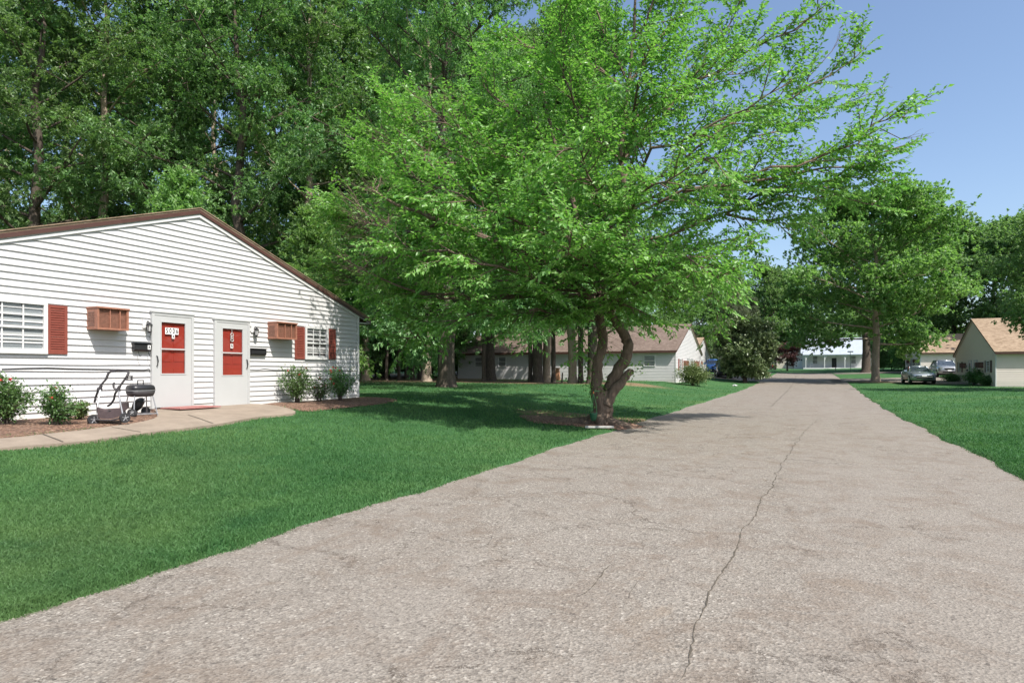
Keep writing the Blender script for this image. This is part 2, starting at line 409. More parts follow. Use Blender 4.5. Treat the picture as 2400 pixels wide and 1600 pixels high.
def grassmat():
    m = leafmat('grassblade', (.042, .12, .038), (.105, .22, .078), .35, .5, .3); nt = m.node_tree
    r = [n for n in nt.nodes if n.type == 'VALTORGB'][0]; hs = [n for n in nt.nodes if n.type == 'HUE_SAT'][0]
    wp = worldpos(nt); n1 = noise(nt, .5, 5, .65, wp, .8); n2 = noise(nt, .16, 3, .6, wp, .5)
    f1 = ramp(nt, n1.outputs[0], [(.42, 0), (.7, .75)]); f2 = ramp(nt, n2.outputs[0], [(.5, 0), (.68, .4)])
    c = mix(nt, f1.outputs[0], r.outputs[0], (.125, .225, .075)); c = mix(nt, f2.outputs[0], c, (.15, .2, .08))
    n3 = noise(nt, 1.4, 4, .6, wp); f3 = ramp(nt, n3.outputs[0], [(.3, .45), (.45, 0)]); c = mix(nt, f3.outputs[0], c, (.03, .095, .038))
    nt.links.new(c, hs.inputs['Color']); return m
M['grassblade'] = grassmat()
M['leaf_main'] = leafmat('leaf_main', (.075, .19, .03), (.27, .42, .125), .4, .4, .5)
M['leaf_oak'] = leafmat('leaf_oak', (.075, .165, .055), (.245, .375, .165), .4, .44, .5)
M['leaf_maple'] = leafmat('leaf_maple', (.1, .22, .065), (.3, .46, .18), .47, .48, .4)
M['leaf_far'] = leafmat('leaf_far', (.12, .22, .085), (.25, .38, .16), .42, .5, .35)
M['leaf_magnolia'] = leafmat('leaf_magnolia', (.06, .1, .035), (.26, .31, .16), .2, .4, .55)
M['leaf_pine'] = leafmat('leaf_pine', (.09, .12, .07), (.19, .22, .14), .25, .6, .2)
M['leaf_rose'] = leafmat('leaf_rose', (.05, .13, .035), (.17, .28, .11), .35, .4, .4)
M['leaf_maroon'] = leafmat('leaf_maroon', (.075, .035, .045), (.17, .075, .085), .3, .5, .3)
M['leaf_olive'] = leafmat('leaf_olive', (.07, .11, .03), (.2, .24, .1), .25, .4, .4)
M['bark_grey'] = barkmat('bark_grey', (.03, .024, .02), (.12, .098, .08))
M['bark_main'] = barkmat('bark_main', (.045, .034, .027), (.2, .15, .115), 2.5)
M['bark_pale'] = barkmat('bark_pale', (.15, .12, .09), (.38, .31, .24))

# ------------------------------------------------------------------ ground, road, paths
def grid(xs, ys, zf):
    X, Y = np.meshgrid(xs, ys); V = np.stack([X, Y, zf(X, Y)], -1).reshape(-1, 3)
    nx, ny = len(xs), len(ys); i = np.arange(nx-1)[None, :] + nx*np.arange(ny-1)[:, None]
    return V, np.stack([i, i+1, i+nx+1, i+nx], -1).reshape(-1, 4)
xs = np.unique(np.round(np.concatenate([np.array([-900, -500, -300, -200, -140, -100, -80]), np.arange(-70, -14, 2.), np.arange(-14, -4.8, .35), np.arange(-4.8, -3.3, .06),
     np.arange(-3.2, 1.8, .6), np.arange(1.9, 3.1, .06), np.arange(3.1, 4.1, .1), np.arange(4.2, 14, .5), np.arange(14, 70, 2.), np.array([80, 100, 140, 200, 300, 500, 900])]), 3))
ys = np.unique(np.round(np.concatenate([np.array([-60, -30, -15, -8]), np.arange(-5, 20, .2), np.arange(20, 60, .5), np.arange(60, 150, 1.5), np.array([160, 180, 200, 250, 350, 500, 700, 1000])]), 3))
V, Fq = grid(xs, ys, g)
tag(np_mesh('ground', V, Fq, M['lawn'], smooth=True), kind='structure', label='green lawn rising gently away from the road')
def crack_strip(mb, pts, w0, seed, zoff=.004):
    rng = random.Random(seed); fine = []
    for a, b in zip(pts[:-1], pts[1:]):
        n = max(2, int(math.dist(a, b)/.05))
        for k in range(n): t = k/n; fine.append((a[0]*(1-t)+b[0]*t, a[1]*(1-t)+b[1]*t))
    j = 0; tgt = 0; L = []; m = len(fine)
    for i, (x, y) in enumerate(fine):
        if i % 5 == 0: tgt = rng.uniform(-.035, .035)
        j += (tgt-j)*.35 + rng.uniform(-.008, .008); wd = w0*.42*rng.uniform(.15, 1.6)*min(1, (i+1)/8, (m-i)/8)
        d = (pts[-1][0]-pts[0][0], pts[-1][1]-pts[0][1]); l = math.hypot(*d); nx, ny = -d[1]/l, d[0]/l
        L.append((x+nx*(j-wd/2), y+ny*(j-wd/2), x+nx*(j+wd/2), y+ny*(j+wd/2)))
    for a, b in zip(L[:-1], L[1:]):
        z0 = float(zr(a[1]))+zoff; z1 = float(zr(b[1]))+zoff
        mb.add([(a[0],a[1],z0),(a[2],a[3],z0),(b[2],b[3],z1),(b[0],b[1],z1)], [(0,1,2,3)], 1)
mb = MB()
ry = [y for y in ys if -15 <= y <= 97]
rx = np.linspace(-4.2, 2.7, 5)
for a, b in zip(ry[:-1], ry[1:]):
    za, zb = float(zr(a)), float(zr(b))
    mb.add([(-4.4,a,za),(4.0,a,za),(4.0,b,zb),(-4.4,b,zb)], [(0,1,2,3)], 0)
def road_px(px, py):
    p = pt(px, py, F_PX*EYE/(py-HZ)); return (p.x, p.y)
cp = [road_px(*q) for q in [(1588,1598),(1617,1512),(1644,1450),(1677,1369),(1712,1305),(1730,1268),(1757,1217),(1800,1150),(1835,1085),(1862,1045),(1894,1002),(1915,985),(1926,978)]]
crack_strip(mb, cp, .022, 1)
crack_strip(mb, [road_px(*q) for q in [(1330,1205),(1450,1228),(1560,1245),(1650,1252)]], .012, 2, .005)
crack_strip(mb, [road_px(*q) for q in [(1300,1409),(1345,1400),(1385,1378),(1420,1340),(1470,1300)]], .013, 3, .005)
crack_strip(mb, [road_px(*q) for q in [(1460,1410),(1480,1370),(1510,1345)]], .011, 4, .006)
crack_strip(mb, [road_px(*q) for q in [(1250,1520),(1262,1490),(1285,1470)]], .01, 5, .006)
crack_strip(mb, [road_px(*q) for q in [(1393,1555),(1405,1530),(1425,1510)]], .01, 6, .007)
crack_strip(mb, [road_px(*q) for q in [(1370,1262),(1400,1290),(1440,1310)]], .009, 7, .008)
crack_strip(mb, [road_px(*q) for q in [(1105,1290),(1140,1275),(1160,1240)]], .012, 8, .009)
crack_strip(mb, [road_px(*q) for q in [(1430,1005),(1530,1022),(1640,1020)]], .02, 9, .006)
crack_strip(mb, [(-1.2, 26), (-1.15, 40), (-1.05, 62), (-1.1, 90)], .05, 10, .006)
crack_strip(mb, [(-1.1, 49), (2.4, 47.5)], .06, 11, .009)
tag(mb.build('road', [M['asphalt'], M['crack']]), kind='structure', label='sun-bleached cracked asphalt road')
def patch(name, poly_fn, x0, x1, y0, y1, mat, lift=.03, step=1.0, label=None):
    xs_ = np.linspace(x0, x1, max(2, int((x1-x0)/step)+1)); ys_ = np.linspace(y0, y1, max(2, int((y1-y0)/step)+1))
    V, Fq = grid(xs_, ys_, lambda X, Y: g(X, Y)+lift)
    return tag(np_mesh(name, V, Fq, mat), kind='structure', label=label)
patch('cross_street', None, -120, 120, 97, 105, M['asphalt'], .02, 1.0, 'asphalt street crossing at the end of the road')
xs_ = np.linspace(2.3, 26, 48); V, Fq = grid(xs_, np.linspace(0, 1, 30), lambda X, T: 0*X)
y0_ = np.interp(V[:, 0], [2.3, 6.2, 7.4, 9, 11.6, 11.7, 26], [66.3, 67.4, 63.5, 59.5, 57.5, 66.2, 66.2]); V[:, 1] = y0_+(76.5-y0_)*V[:, 1]; V[:, 2] = g(V[:, 0], V[:, 1])+.04
tag(np_mesh('driveway', V, Fq, M['asphalt']), kind='structure', label='asphalt driveway off the right side of the road')
patch('driveway', None, -24, -3.9, 66, 78, M['asphalt'], .04, .5, 'asphalt parking strip off the left side of the road')
# concrete walk along the near house
def slab(name, poly, th, lift, mat, label, kind='structure', joints=()):
    mb = MB(); n = len(poly)
    top = [(x, y, float(g(x, y))+lift) for x, y in poly]; bot = [(x, y, z-th) for x, y, z in top]
    mb.add(top+bot, [tuple(range(n))]+[(i, i+n, (i+1)%n+n, (i+1)%n) for i in range(n)], 0)
    o = mb.build(name, mat); tag(o, kind=kind, label=label); return o
def smooth_poly(ctrl, n=6):
    out = []; k = len(ctrl)
    for i in range(k-1):
        p0, p1, p2, p3 = ctrl[max(i-1,0)], ctrl[i], ctrl[i+1], ctrl[min(i+2,k-1)]
        for j in range(n):
            t = j/n
            out.append(tuple(.5*((2*p1[a])+(-p0[a]+p2[a])*t+(2*p0[a]-5*p1[a]+4*p2[a]-p3[a])*t*t+(-p0[a]+3*p1[a]-3*p2[a]+p3[a])*t**3) for a in (0,1)))
    out.append(ctrl[-1]); return out
def gpl(px, py, lift=.05):
    Z = 2.0
    while Z < 60:
        p = pt(px, py, Z)
        if p.z < float(g(p.x, p.y))+lift: break
        Z *= 1.002
    return (p.x, p.y)
outer = smooth_poly([(-8.85,-1),(-8.85,2)]+[gpl(*q) for q in ((0,1050),(148,1038),(259,1026),(330,1015),(407,1006),(500,995),(560,984),(620,974),(694,966))]+[(-10.9,10.5),(-11.93,10.65)])
inner = smooth_poly([(-11.93,8.22)]+[gpl(*q) for q in ((369,974),(352,983),(314,991),(250,1000),(178,1009),(90,1018),(0,1027))]+[(-9.9,2),(-9.9,-1)])
def walk():
    # ribbon built in cross strips so that it follows the ground
    O = outer; I = inner[::-1]; mb = MB(); n = 44
    def res(P, n):
        P = np.array(P); d = np.r_[0, np.cumsum(np.hypot(*np.diff(P, axis=0).T))]; t = np.linspace(0, d[-1], n)
        return np.stack([np.interp(t, d, P[:,0]), np.interp(t, d, P[:,1])], -1)
    o_, i_ = res(O, n), res(I, n); K = 8; rows = []
    for a, b in zip(o_, i_):
        r = [a*(1-k/K)+b*k/K for k in range(K+1)]
        rows.append([(p[0], p[1], float(g(p[0], p[1]))+.05) for p in r])
    b0 = 0
    V = [p for r in rows for p in r]; Fs = []
    for i in range(n-1):
        for k in range(K): Fs.append((i*(K+1)+k, (i+1)*(K+1)+k, (i+1)*(K+1)+k+1, i*(K+1)+k+1))
    mb.add(V, Fs, 0)
    for k in (0, K):
        for i in range(n-1):
            a, b = rows[i][k], rows[i+1][k]
            mb.add([a, b, (b[0],b[1],b[2]-.14), (a[0],a[1],a[2]-.14)], [(0,1,2,3)], 0)
    # joints
    for (xa, ya, xb, yb) in ((*gpl(330,1013),*gpl(262,1001)),(*gpl(500,993),*gpl(440,972)),(*gpl(148,1036),*gpl(100,1018))):
        m = 12
        for i in range(m):
            x0, y0, x1, y1 = xa+(xb-xa)*i/m, ya+(yb-ya)*i/m, xa+(xb-xa)*(i+1)/m, ya+(yb-ya)*(i+1)/m
            mb.add([(x0,y0-.009,float(g(x0,y0))+.058),(x1,y1-.009,float(g(x1,y1))+.058),(x1,y1+.009,float(g(x1,y1))+.058),(x0,y0+.009,float(g(x0,y0))+.058)], [(0,1,2,3)], 1)
    tag(mb.build('sidewalk', [M['concrete'], M['crack']]), kind='structure', label='tan concrete walk leading to the two doors')
walk()
def bed(poly, label, lift=.03):
    P = np.array(poly); rng = np.random.default_rng(3)
    cx, cy = P.mean(0); mb = MB(); n = len(poly)
    rings = []
    for f in (1, .8, .6, .4, .2):
        rings.append([(cx+(x-cx)*f, cy+(y-cy)*f) for x, y in poly])
    V = []
    for fi, r in enumerate(rings):
        for x, y in r: V.append((x, y, float(g(x, y))+lift*(0.1 if fi == 0 else 1)+rng.uniform(0, .015)))
    V.append((cx, cy, float(g(cx, cy))+lift)); Fs = []
    for k in range(4):
        for i in range(n): Fs.append((k*n+i, k*n+(i+1)%n, (k+1)*n+(i+1)%n, (k+1)*n+i))
    for i in range(n): Fs.append((4*n+i, 4*n+(i+1)%n, 5*n))
    mb.add(V, Fs, 0); tag(mb.build('mulch_bed', M['mulch']), kind='structure', label=label)
bed([(-11.97,5),(-11.97,2),(-11.97,-1)]+[(x+.03, y) for x, y in inner[::-1][:-1]]+[(-11.97,8.15)], 'reddish mulch bed left of the doors', .03)
bed(smooth_poly([(-11.97,10.75),(-10.9,10.62),(-10.0,10.4),(-9.95,11.3),(-10.05,12.5),(-10.2,13.6),(-10.7,14.8),(-11.6,15.3),(-12.0,15.0),(-11.97,13),(-11.97,10.75)], 4)[:-1], 'mulch bed right of the doors', .035)
TB = gpos(1403, 15.4)
bed([(TB.x-.5+1.75*math.cos(t)*(1+.1*math.sin(3*t)), TB.y+.1+1.0*math.sin(t)*(1+.12*math.sin(5*t))) for t in np.linspace(0, 2*math.pi, 25)[:-1]], 'ring of mulch round the leaning tree', .045)

# ------------------------------------------------------------------ houses
def wallframe(origin, U, Nrm):
    o = Vector(origin); U = Vector(U); Nn = Vector(Nrm)
    return lambda u, v, d: tuple(o + U*u + Nn*d + Vector((0,0,v)))
def courses(mb, fr, z0, z1, ends, exp=.1185, lip=.03, wave=None):
    """lap siding: ends(z)->(u0,u1)"""
    z = z0
    while z < z1-.01:
        zt = min(z+exp, z1); a0, a1 = ends(z+.0005); b0, b1 = ends(zt)
        if b1-b0 < .02: b0 = b1 = (b0+b1)/2
        n = max(1, int((a1-a0)/.6)) if wave else 1
        for k in range(n):
            s, t = k/n, (k+1)/n
            ua, ub = a0+(a1-a0)*s, a0+(a1-a0)*t; va, vb = b0+(b1-b0)*s, b0+(b1-b0)*t
            wa = wave(ua, z) if wave else 0; wb = wave(ub, z) if wave else 0
            p = [fr(ua, z+wa, lip), fr(ub, z+wb, lip), fr(vb, zt+.004, .004), fr(va, zt+.004, .004), fr(ua, z+wa, .002), fr(ub, z+wb, .002)]
            mb.add(p, [(0,1,2,3), (0,4,5,1)], 0)
        z += exp

def window(house, fr, u0, u1, v0, v1, cols=3, d=.022, blinds=True, fw=.06, detail=True, trim='white_trim'):
    mb = MB()
    mb.fbox(fr, u0, u1, v0, v0+fw, .01, d+.05); mb.fbox(fr, u0, u1, v1-fw, v1, .01, d+.05)
    mb.fbox(fr, u0, u0+fw, v0+fw, v1-fw, .01, d+.048); mb.fbox(fr, u1-fw, u1, v0+fw, v1-fw, .01, d+.048)
    o = mb.build('window', M[trim], house, world=True)
    a0, a1, b0, b1 = u0+fw, u1-fw, v0+fw, v1-fw; mid = (b0+b1)/2; ms = .022
    mb = MB()
    mb.fbox(fr, a0, a1, mid-.022, mid+.022, d+.018, d+.04)
    if detail:
        for sgn, (c0, c1, dd) in enumerate(((b0, mid-.022, d+.008), (mid+.022, b1, d+.016))):
            for k in range(1, cols):
                uu = a0+(a1-a0)*k/cols; mb.fbox(fr, uu-ms/2, uu+ms/2, c0, c1, dd, dd+.014)
            for k in range(cols):
                ua = a0+(a1-a0)*k/cols+ms/2; ub = a0+(a1-a0)*(k+1)/cols-ms/2; mz = (c0+c1)/2
                mb.fbox(fr, ua if k else a0, ub if k < cols-1 else a1, mz-ms/2, mz+ms/2, dd, dd+.013)
    mb.build('sash', M[trim], o, world=True)
    mb = MB(); mb.add([fr(a0,b0,d+.004),fr(a1,b0,d+.004),fr(a1,b1,d+.004),fr(a0,b1,d+.004)], [(0,1,2,3)])
    mb.build('pane', M['glass'], o, world=True)
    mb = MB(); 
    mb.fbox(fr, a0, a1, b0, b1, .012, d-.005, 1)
    if blinds:
        n = int((b1-b0)/.032)
        for k in range(n):
            v = b0+(b1-b0)*(k+.5)/n; 
            mb.hexa([fr(a0+.01,v-.013,d-.001),fr(a1-.01,v-.013,d-.001),fr(a1-.01,v-.012,d),fr(a0+.01,v-.012,d),fr(a0+.01,v+.008,d-.004),fr(a1-.01,v+.008,d-.004),fr(a1-.01,v+.009,d-.003),fr(a0+.01,v+.009,d-.003)], 0)
    mb.build('blind', [M['blind'], M['interior']], o, world=True)
    return o
def shutter(house, fr, u0, u1, v0, v1, mat='redbrown', detail=True):
    mb = MB(); s = .05 if detail else .03
    mb.fbox(fr, u0, u0+s, v0, v1, .02, .05); mb.fbox(fr, u1-s, u1, v0, v1, .02, .05)
    for a, b in ((v0, v0+s), (v1-s, v1)): mb.fbox(fr, u0+s, u1-s, a, b, .02, .048)
    n = max(4, int((v1-v0-2*s)/.042)) if detail else 8; h = (v1-v0-2*s)/n
    for k in range(n):
        v = v0+s+h*k
        mb.hexa([fr(u0+s,v,.046),fr(u1-s,v,.046),fr(u1-s,v+.002,.02),fr(u0+s,v+.002,.02),fr(u0+s,v+h*.55,.046),fr(u1-s,v+h*.55,.046),fr(u1-s,v+h*.99,.022),fr(u0+s,v+h*.99,.022)])
    return mb.build('shutter', M[mat], house, world=True)
def aircon(house, fr, u0, u1, v0, v1, depth, mat='copper', detail=True):
    mb = MB(); t = .03
    # open-faced casing
    mb.fbox(fr, u0, u1, v0, v0+t, .0, depth); mb.fbox(fr, u0-.01, u1+.01, v1-t, v1, .0, depth+.015)
    mb.fbox(fr, u0, u0+t, v0+t, v1-t, 0, depth-.001); mb.fbox(fr, u1-t, u1, v0+t, v1-t, 0, depth-.001)
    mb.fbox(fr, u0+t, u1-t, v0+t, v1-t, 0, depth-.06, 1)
    # side vent louvres
    for k in range(6):
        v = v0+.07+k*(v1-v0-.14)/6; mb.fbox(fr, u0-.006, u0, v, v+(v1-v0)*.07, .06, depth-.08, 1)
    o = mb.build('air_conditioner', [M[mat], M['copper_in']], house, world=True)
    mb = MB(); a0, a1 = u0+t, u1-t
    for q in (0, .4, .75, 1): 
        uu = a0+(a1-a0)*q; mb.fbox(fr, uu-.008, uu+.008, v0+t, v1-t, depth-.03, depth-.01)
    n = int((v1-v0-2*t)/.022)
    for k in range(n):
        v = v0+t+(v1-v0-2*t)*(k+.3)/n; mb.fbox(fr, a0+.008, a1-.008, v, v+.006, depth-.035, depth-.031)
    mb.build('grille', M[mat], o, world=True)
    return o
def text_mesh(txt, size, thick=.003):
    cu = bpy.data.curves.new('lettering', 'FONT'); cu.body = txt; cu.size = size; cu.extrude = thick/2
    cu.align_x = 'CENTER'; cu.align_y = 'CENTER'; cu.offset = size*.022
    o = bpy.data.objects.new('lettering', cu); col.objects.link(o)
    dg = bpy.context.evaluated_depsgraph_get(); me = bpy.data.meshes.new_from_object(o.evaluated_get(dg))
    vs = [v.co.copy() for v in me.vertices]; fs = [tuple(p.vertices) for p in me.polygons]
    bpy.data.objects.remove(o); bpy.data.meshes.remove(me); bpy.data.curves.remove(cu)
    return vs, fs
def sign_plate(parent, fr, uc, vc, w_, h_, txt, size, d, name='number_plate', sx=.8, chars=False):
    mb = MB()
    if chars:   # one small plate per character
        n = len(txt); cw = w_/n
        for k, ch in enumerate(txt):
            c = uc-w_/2+cw*(k+.5); mb.fbox(fr, c-cw*.5, c+cw*.47, vc-h_/2, vc+h_/2, d, d+.004)
            vs, fs = text_mesh(ch, size); mb.add([fr(c+v.x*.68, vc+v.y, d+.006+v.z) for v in vs], fs, 1)
    else:
        mb.fbox(fr, uc-w_/2, uc+w_/2, vc-h_/2, vc+h_/2, d, d+.004)
        vs, fs = text_mesh(txt, size); mb.add([fr(uc+v.x*sx, vc+v.y, d+.006+v.z) for v in vs], fs, 1)
    return mb.build(name, [M['plate_white'], M['ink']], parent, world=True)
def entrance(house, fr, u0, u1, v0, v1, hinge_left, letter=None, num=None, detail=True, mat='door_red', frame='door_white'):
    """door frame u0..u1, v0..v1"""
    t = .055
    mb = MB(); mb.fbox(fr, u0, u0+t, v0, v1, .0, .085); mb.fbox(fr, u1-t, u1, v0, v1, .0, .085); mb.fbox(fr, u0+t, u1-t, v1-t, v1, 0, .084)
    mb.fbox(fr, u0-.02, u1+.02, v1, v1+.03, 0, .1)
    mb.build('door_frame', M[frame], house, world=True)
    mb = MB(); mb.fbox(fr, u0+.01, u1-.01, v0-.09, v0-.002, 0, .1)
    mb.build('threshold', M['brick'], house, world=True)
    a0, a1, b0, b1 = u0+t, u1-t, v0+.02, v1-t
    mb = MB(); mb.fbox(fr, a0, a1, b0, b1, .0, .03)
    if detail:   # raised panels
        for (p, q) in ((.12, .46), (.54, .88)):
            for (r, s) in ((.08, .42), (.5, .92)):
                mb.fbox(fr, a0+(a1-a0)*p, a0+(a1-a0)*q, b0+(b1-b0)*r, b0+(b1-b0)*s, .03, .037)
    mb.build('door', M[mat], house, world=True)
    m = .125*(a1-a0)/.8; g0, g1 = a0+m, a1-m; gb, gt = b0+(b1-b0)*.355, b1-.11; gm = gb+(gt-gb)*.48
    mb = MB()
    e = .003
    mb.fbox(fr, a0+e, a1-e, b0, gb, .05, .075); mb.fbox(fr, a0+e, a1-e, gt, b1-e, .05, .075)
    mb.fbox(fr, a0+e, g0, gb, gt, .05, .0745); mb.fbox(fr, g1, a1-e, gb, gt, .05, .0745)
    for (c0, c1, d0, d1) in ((g0, g1, gb, gb+.025), (g0, g1, gt-.025, gt), (g0, g0+.02, gb+.025, gt-.025), (g1-.02, g1, gb+.025, gt-.025)):
        mb.fbox(fr, c0, c1, d0, d1, .055, .083)
    mb.fbox(fr, g0, g1, gm-.014, gm+.014, .06, .08)
    sd = mb.build('storm_door', M[frame], house, world=True)
    mb = MB(); mb.add([fr(g0,gb,.064),fr(g1,gb,.064),fr(g1,gt,.064),fr(g0,gt,.064)], [(0,1,2,3)]); mb.build('pane', M['glass'], sd, world=True)
    mb = MB(); hu = a0+.045 if not hinge_left else a1-.045; hv = b0+.98*(v1-v0)/2.03
    mb.tube([fr(hu, hv-.1, .077), fr(hu, hv-.09, .105), fr(hu+.008, hv, .12), fr(hu, hv+.1, .105), fr(hu, hv+.11, .077)], [.007,.009,.012,.01,.007], 6)
    mb.build('handle', M['black'], sd, world=True)
    if num: sign_plate(sd, fr, (g0+g1)/2-.03, gm+.34*(gt-gb), .3, .135, num, .145, .068, chars=True)
    if letter and num: sign_plate(sd, fr, (g0+g1)/2+.0, gm+.34*(gt-gb)-.112, .062, .085, letter, .085, .068, sx=.75)
    elif letter: sign_plate(sd, fr, (g0+g1)/2-.02, gm+.13*(gt-gb)*1.1, .068, .1, letter, .1, .068, sx=.75)
    return sd, (g0, g1, gb, gt, gm)
def walllamp(house, fr, u, v, s=1):
    mb = MB(); mb.fbox(fr, u-.075*s, u+.045*s, v-.04*s, v+.14*s, .015, .05, 0)
    o = mb.build('wall_lamp', M['white_trim'], house, world=True, bevel=.008)
    mb = MB(); c = .13
    mb.tube([fr(u, v+.06*s, .05), fr(u, v+.11*s, .09), fr(u, v+.07*s, c)], .009, 6)
    def ring(v_, r): return [fr(u+r*math.cos(t), v_, c+r*math.sin(t)) for t in np.linspace(0, 2*math.pi, 9)[:-1]]
    mb.loft([ring(v+.08*s, .012), ring(v+.055*s, .04), ring(v+.03*s, .062), ring(v+.02*s, .062)])
    for t in np.linspace(0, 2*math.pi, 9)[:-1]:
        mb.tube([fr(u+.054*math.cos(t), v+.02, c+.054*math.sin(t)), fr(u+.035*math.cos(t), v-.1*s, c+.035*math.sin(t))], .005, 4)
    mb.loft([ring(v-.1*s, .042), ring(v-.115*s, .03), ring(v-.135*s, .008)])
    mb.build('lantern', M['black'], o, world=True)
    mb = MB(); mb.loft([ring(v+.02, .045), ring(v-.1*s, .03)]); mb.build('bulb_glass', M['headlight'], o, world=True)
    return o
def mailbox_wall(house, fr, u0, u1, v0, v1, letter=None, hooks=False):
    mb = MB(); d = .11
    sec = [(.02, v0), (d*.8, v0), (d, v0+.03), (d, v1-.05), (d*.85, v1-.015), (.02, v1)]
    mb.loft([[fr(u0, v, dd) for dd, v in sec], [fr(u1, v, dd) for dd, v in sec]])
    mb.fbox(fr, u0-.01, u1+.01, v1-.02, v1-.006, .02, d+.02)
    if hooks:
        for u in (u0+.08, u1-.06):
            mb.tube([fr(u, v0+.01, .1), fr(u, v0-.05, .115), fr(u+.01, v0-.1, .13), fr(u+.02, v0-.11, .15), fr(u+.02, v0-.07, .155)], .006, 5)
    o = mb.build('mailbox', [M['black'], M['ink']], house, world=True)
    if letter: sign_plate(o, fr, u1-.05, (v0+v1)/2-.005, .06, .085, letter, .085, d+.002, sx=.75)
    return o

def gable_house(name, X, side, yc, half, length, z0, wall_h, rise, roof, label, cat='house', eave=.45, rake=.14, siding_m='siding', trim_m='brown_trim', detail=True, soffit=True, wave=None, group=None):
    """gable front in the plane x=X; side=+1: front faces +x"""
    root = thing(name, (X, yc, z0), label, cat, group)
    front = wallframe((X, yc, 0), (0, 1, 0), (side, 0, 0))
    zt = z0+wall_h; slope = rise/half
    def ends(z):
        if z <= zt: return (-half, half)
        w_ = half-(z-zt)/slope; return (-w_, w_)
    mb = MB(); courses(mb, front, z0+.0, zt+rise, ends, wave=wave)
    # side wall facing the camera, and plain hidden walls
    near = wallframe((X, yc-half, 0), (-side, 0, 0), (0, -1, 0))
    courses(mb, near, z0, zt, lambda z: (0, length))
    far = wallframe((X, yc+half, 0), (-side, 0, 0), (0, 1, 0))
    mb.fbox(far, 0, length, z0, zt, -.03, 0)
    back = wallframe((X-side*length, yc, 0), (0, 1, 0), (-side, 0, 0))
    mb.add([back(-half, z0, 0), back(half, z0, 0), back(half, zt, 0), back(0, zt+rise, 0), back(-half, zt, 0)], [(0,1,2,3,4)])
    mb.build('wall', M[siding_m], root, world=True)
    mb = MB(); mb.box(min(X+side*.0, X-side*length), max(X+side*.0, X-side*length), yc-half+.01, yc+half-.01, z0-.5, z0-.002)
    mb.build('foundation', M['concrete_f'], root, world=True)
    for yy in (-half, half):
        mb = MB(); mb.fbox(front, yy-.045, yy+.045, z0, zt-.0, -.03, .034)
        mb.build('corner_trim', M['white_trim'], root, world=True)
    # roof slabs
    xa, xb = X+side*rake, X-side*(length+rake); th = .035
    ridge = zt+rise+.10; ez = zt+.10-eave*slope; ye = half+eave
    for sg in (-1, 1):
        mb = MB()
        n = 1
        mb.hexa([(xa,yc,ridge),(xb,yc,ridge),(xb,yc+sg*ye,ez),(xa,yc+sg*ye,ez),(xa,yc,ridge+th),(xb,yc,ridge+th),(xb,yc+sg*ye,ez+th),(xa,yc+sg*ye,ez+th)])
        mb.hexa([(xa+side*.02,yc,ridge+th+.002),(xb,yc,ridge+th+.002),(xb,yc+sg*(ye+.03),ez+th-.006),(xa+side*.02,yc+sg*(ye+.03),ez+th-.006),(xa+side*.02,yc,ridge+th+.02),(xb,yc,ridge+th+.02),(xb,yc+sg*(ye+.03),ez+th+.012),(xa+side*.02,yc+sg*(ye+.03),ez+th+.012)])
        mb.build('roof', M[roof], root, world=True)
    mb = MB(); f0, f1 = X+side*(rake-.025), X+side*rake+side*.004
    for sg in (-1, 1):
        mb.hexa([(f0,yc,ridge-.08),(f1,yc,ridge-.08),(f1,yc+sg*ye,ez-.08),(f0,yc+sg*ye,ez-.08),(f0,yc,ridge-.002),(f1,yc,ridge-.002),(f1,yc+sg*ye,ez-.002),(f0,yc+sg*ye,ez-.002)])
        yy = yc+sg*ye
        mb.box(min(xa,xb)+.03, max(xa,xb)-.03, min(yy, yy+sg*.02), max(yy, yy+sg*.02), ez-.13, ez+.02)
    mb.build('fascia', M[trim_m], root, world=True)
    mb = MB(); f0, f1 = X+side*.02, X+side*(rake-.026)
    for sg in (-1, 1):
        mb.hexa([(f0,yc,ridge-.10),(f1,yc,ridge-.10),(f1,yc+sg*ye,ez-.10),(f0,yc+sg*ye,ez-.10),(f0,yc,ridge-.06),(f1,yc,ridge-.06),(f1,yc+sg*ye,ez-.06),(f0,yc+sg*ye,ez-.06)])
        # white rake trim under the brown board
        g0, g1 = X+side*.003, X+side*.05
        mb.hexa([(g0,yc,ridge-.16),(g1,yc,ridge-.16),(g1,yc+sg*(half-.05),zt-.04),(g0,yc+sg*(half-.05),zt-.04),(g0,yc,ridge-.105),(g1,yc,ridge-.105),(g1,yc+sg*(half-.05),zt+.01),(g0,yc+sg*(half-.05),zt+.01)])
        y0_, y1_ = yc+sg*half, yc+sg*ye
        mb.box(min(xa,xb)+.05, max(xa,xb)-.05, min(y0_,y1_), max(y0_,y1_), ez-.1, ez-.08)
    mb.build('soffit', M['white_trim'] if detail else M['beige_wall'], root, world=True)
    return root, front, near

# --- the near white duplex (plane x=-12)
def aw(px, py):
    Z = 12*math.hypot(688, F_PX)/(XVP-px); return (CB*Z + SA*Z*(px-1200)/F_PX - 9.28, EYE + (HZ-py)*Z/F_PX)
def wave_a(u, z):
    return .012*math.sin(u*2.1+z*7)*math.exp(-((z-1.35)/.25)**2) - .014*math.exp(-((u+2.0)/.5)**2-((z-1.47)/.07)**2) + .004*math.sin(u*1.3+z*3)
HA, FA, NA = gable_house('duplex_house', -12, 1, 9.28, 5.32, 21, .56, 2.44, 1.80, 'shingle_tan',
    'white clapboard gabled duplex with two red doors, nearest on the left', wave=wave_a, eave=.55, rake=.07)
u0 = aw(-62, 706)[0]; u1 = aw(107, 706)[0]
_, wt = aw(107, 708); _, wb = aw(107, 829.5)
window(HA, FA, u0, u1, wb, wt)
shutter(HA, FA, aw(107.5,0)[0], aw(154.6,0)[0], aw(107,829)[1], aw(107,713.7)[1])
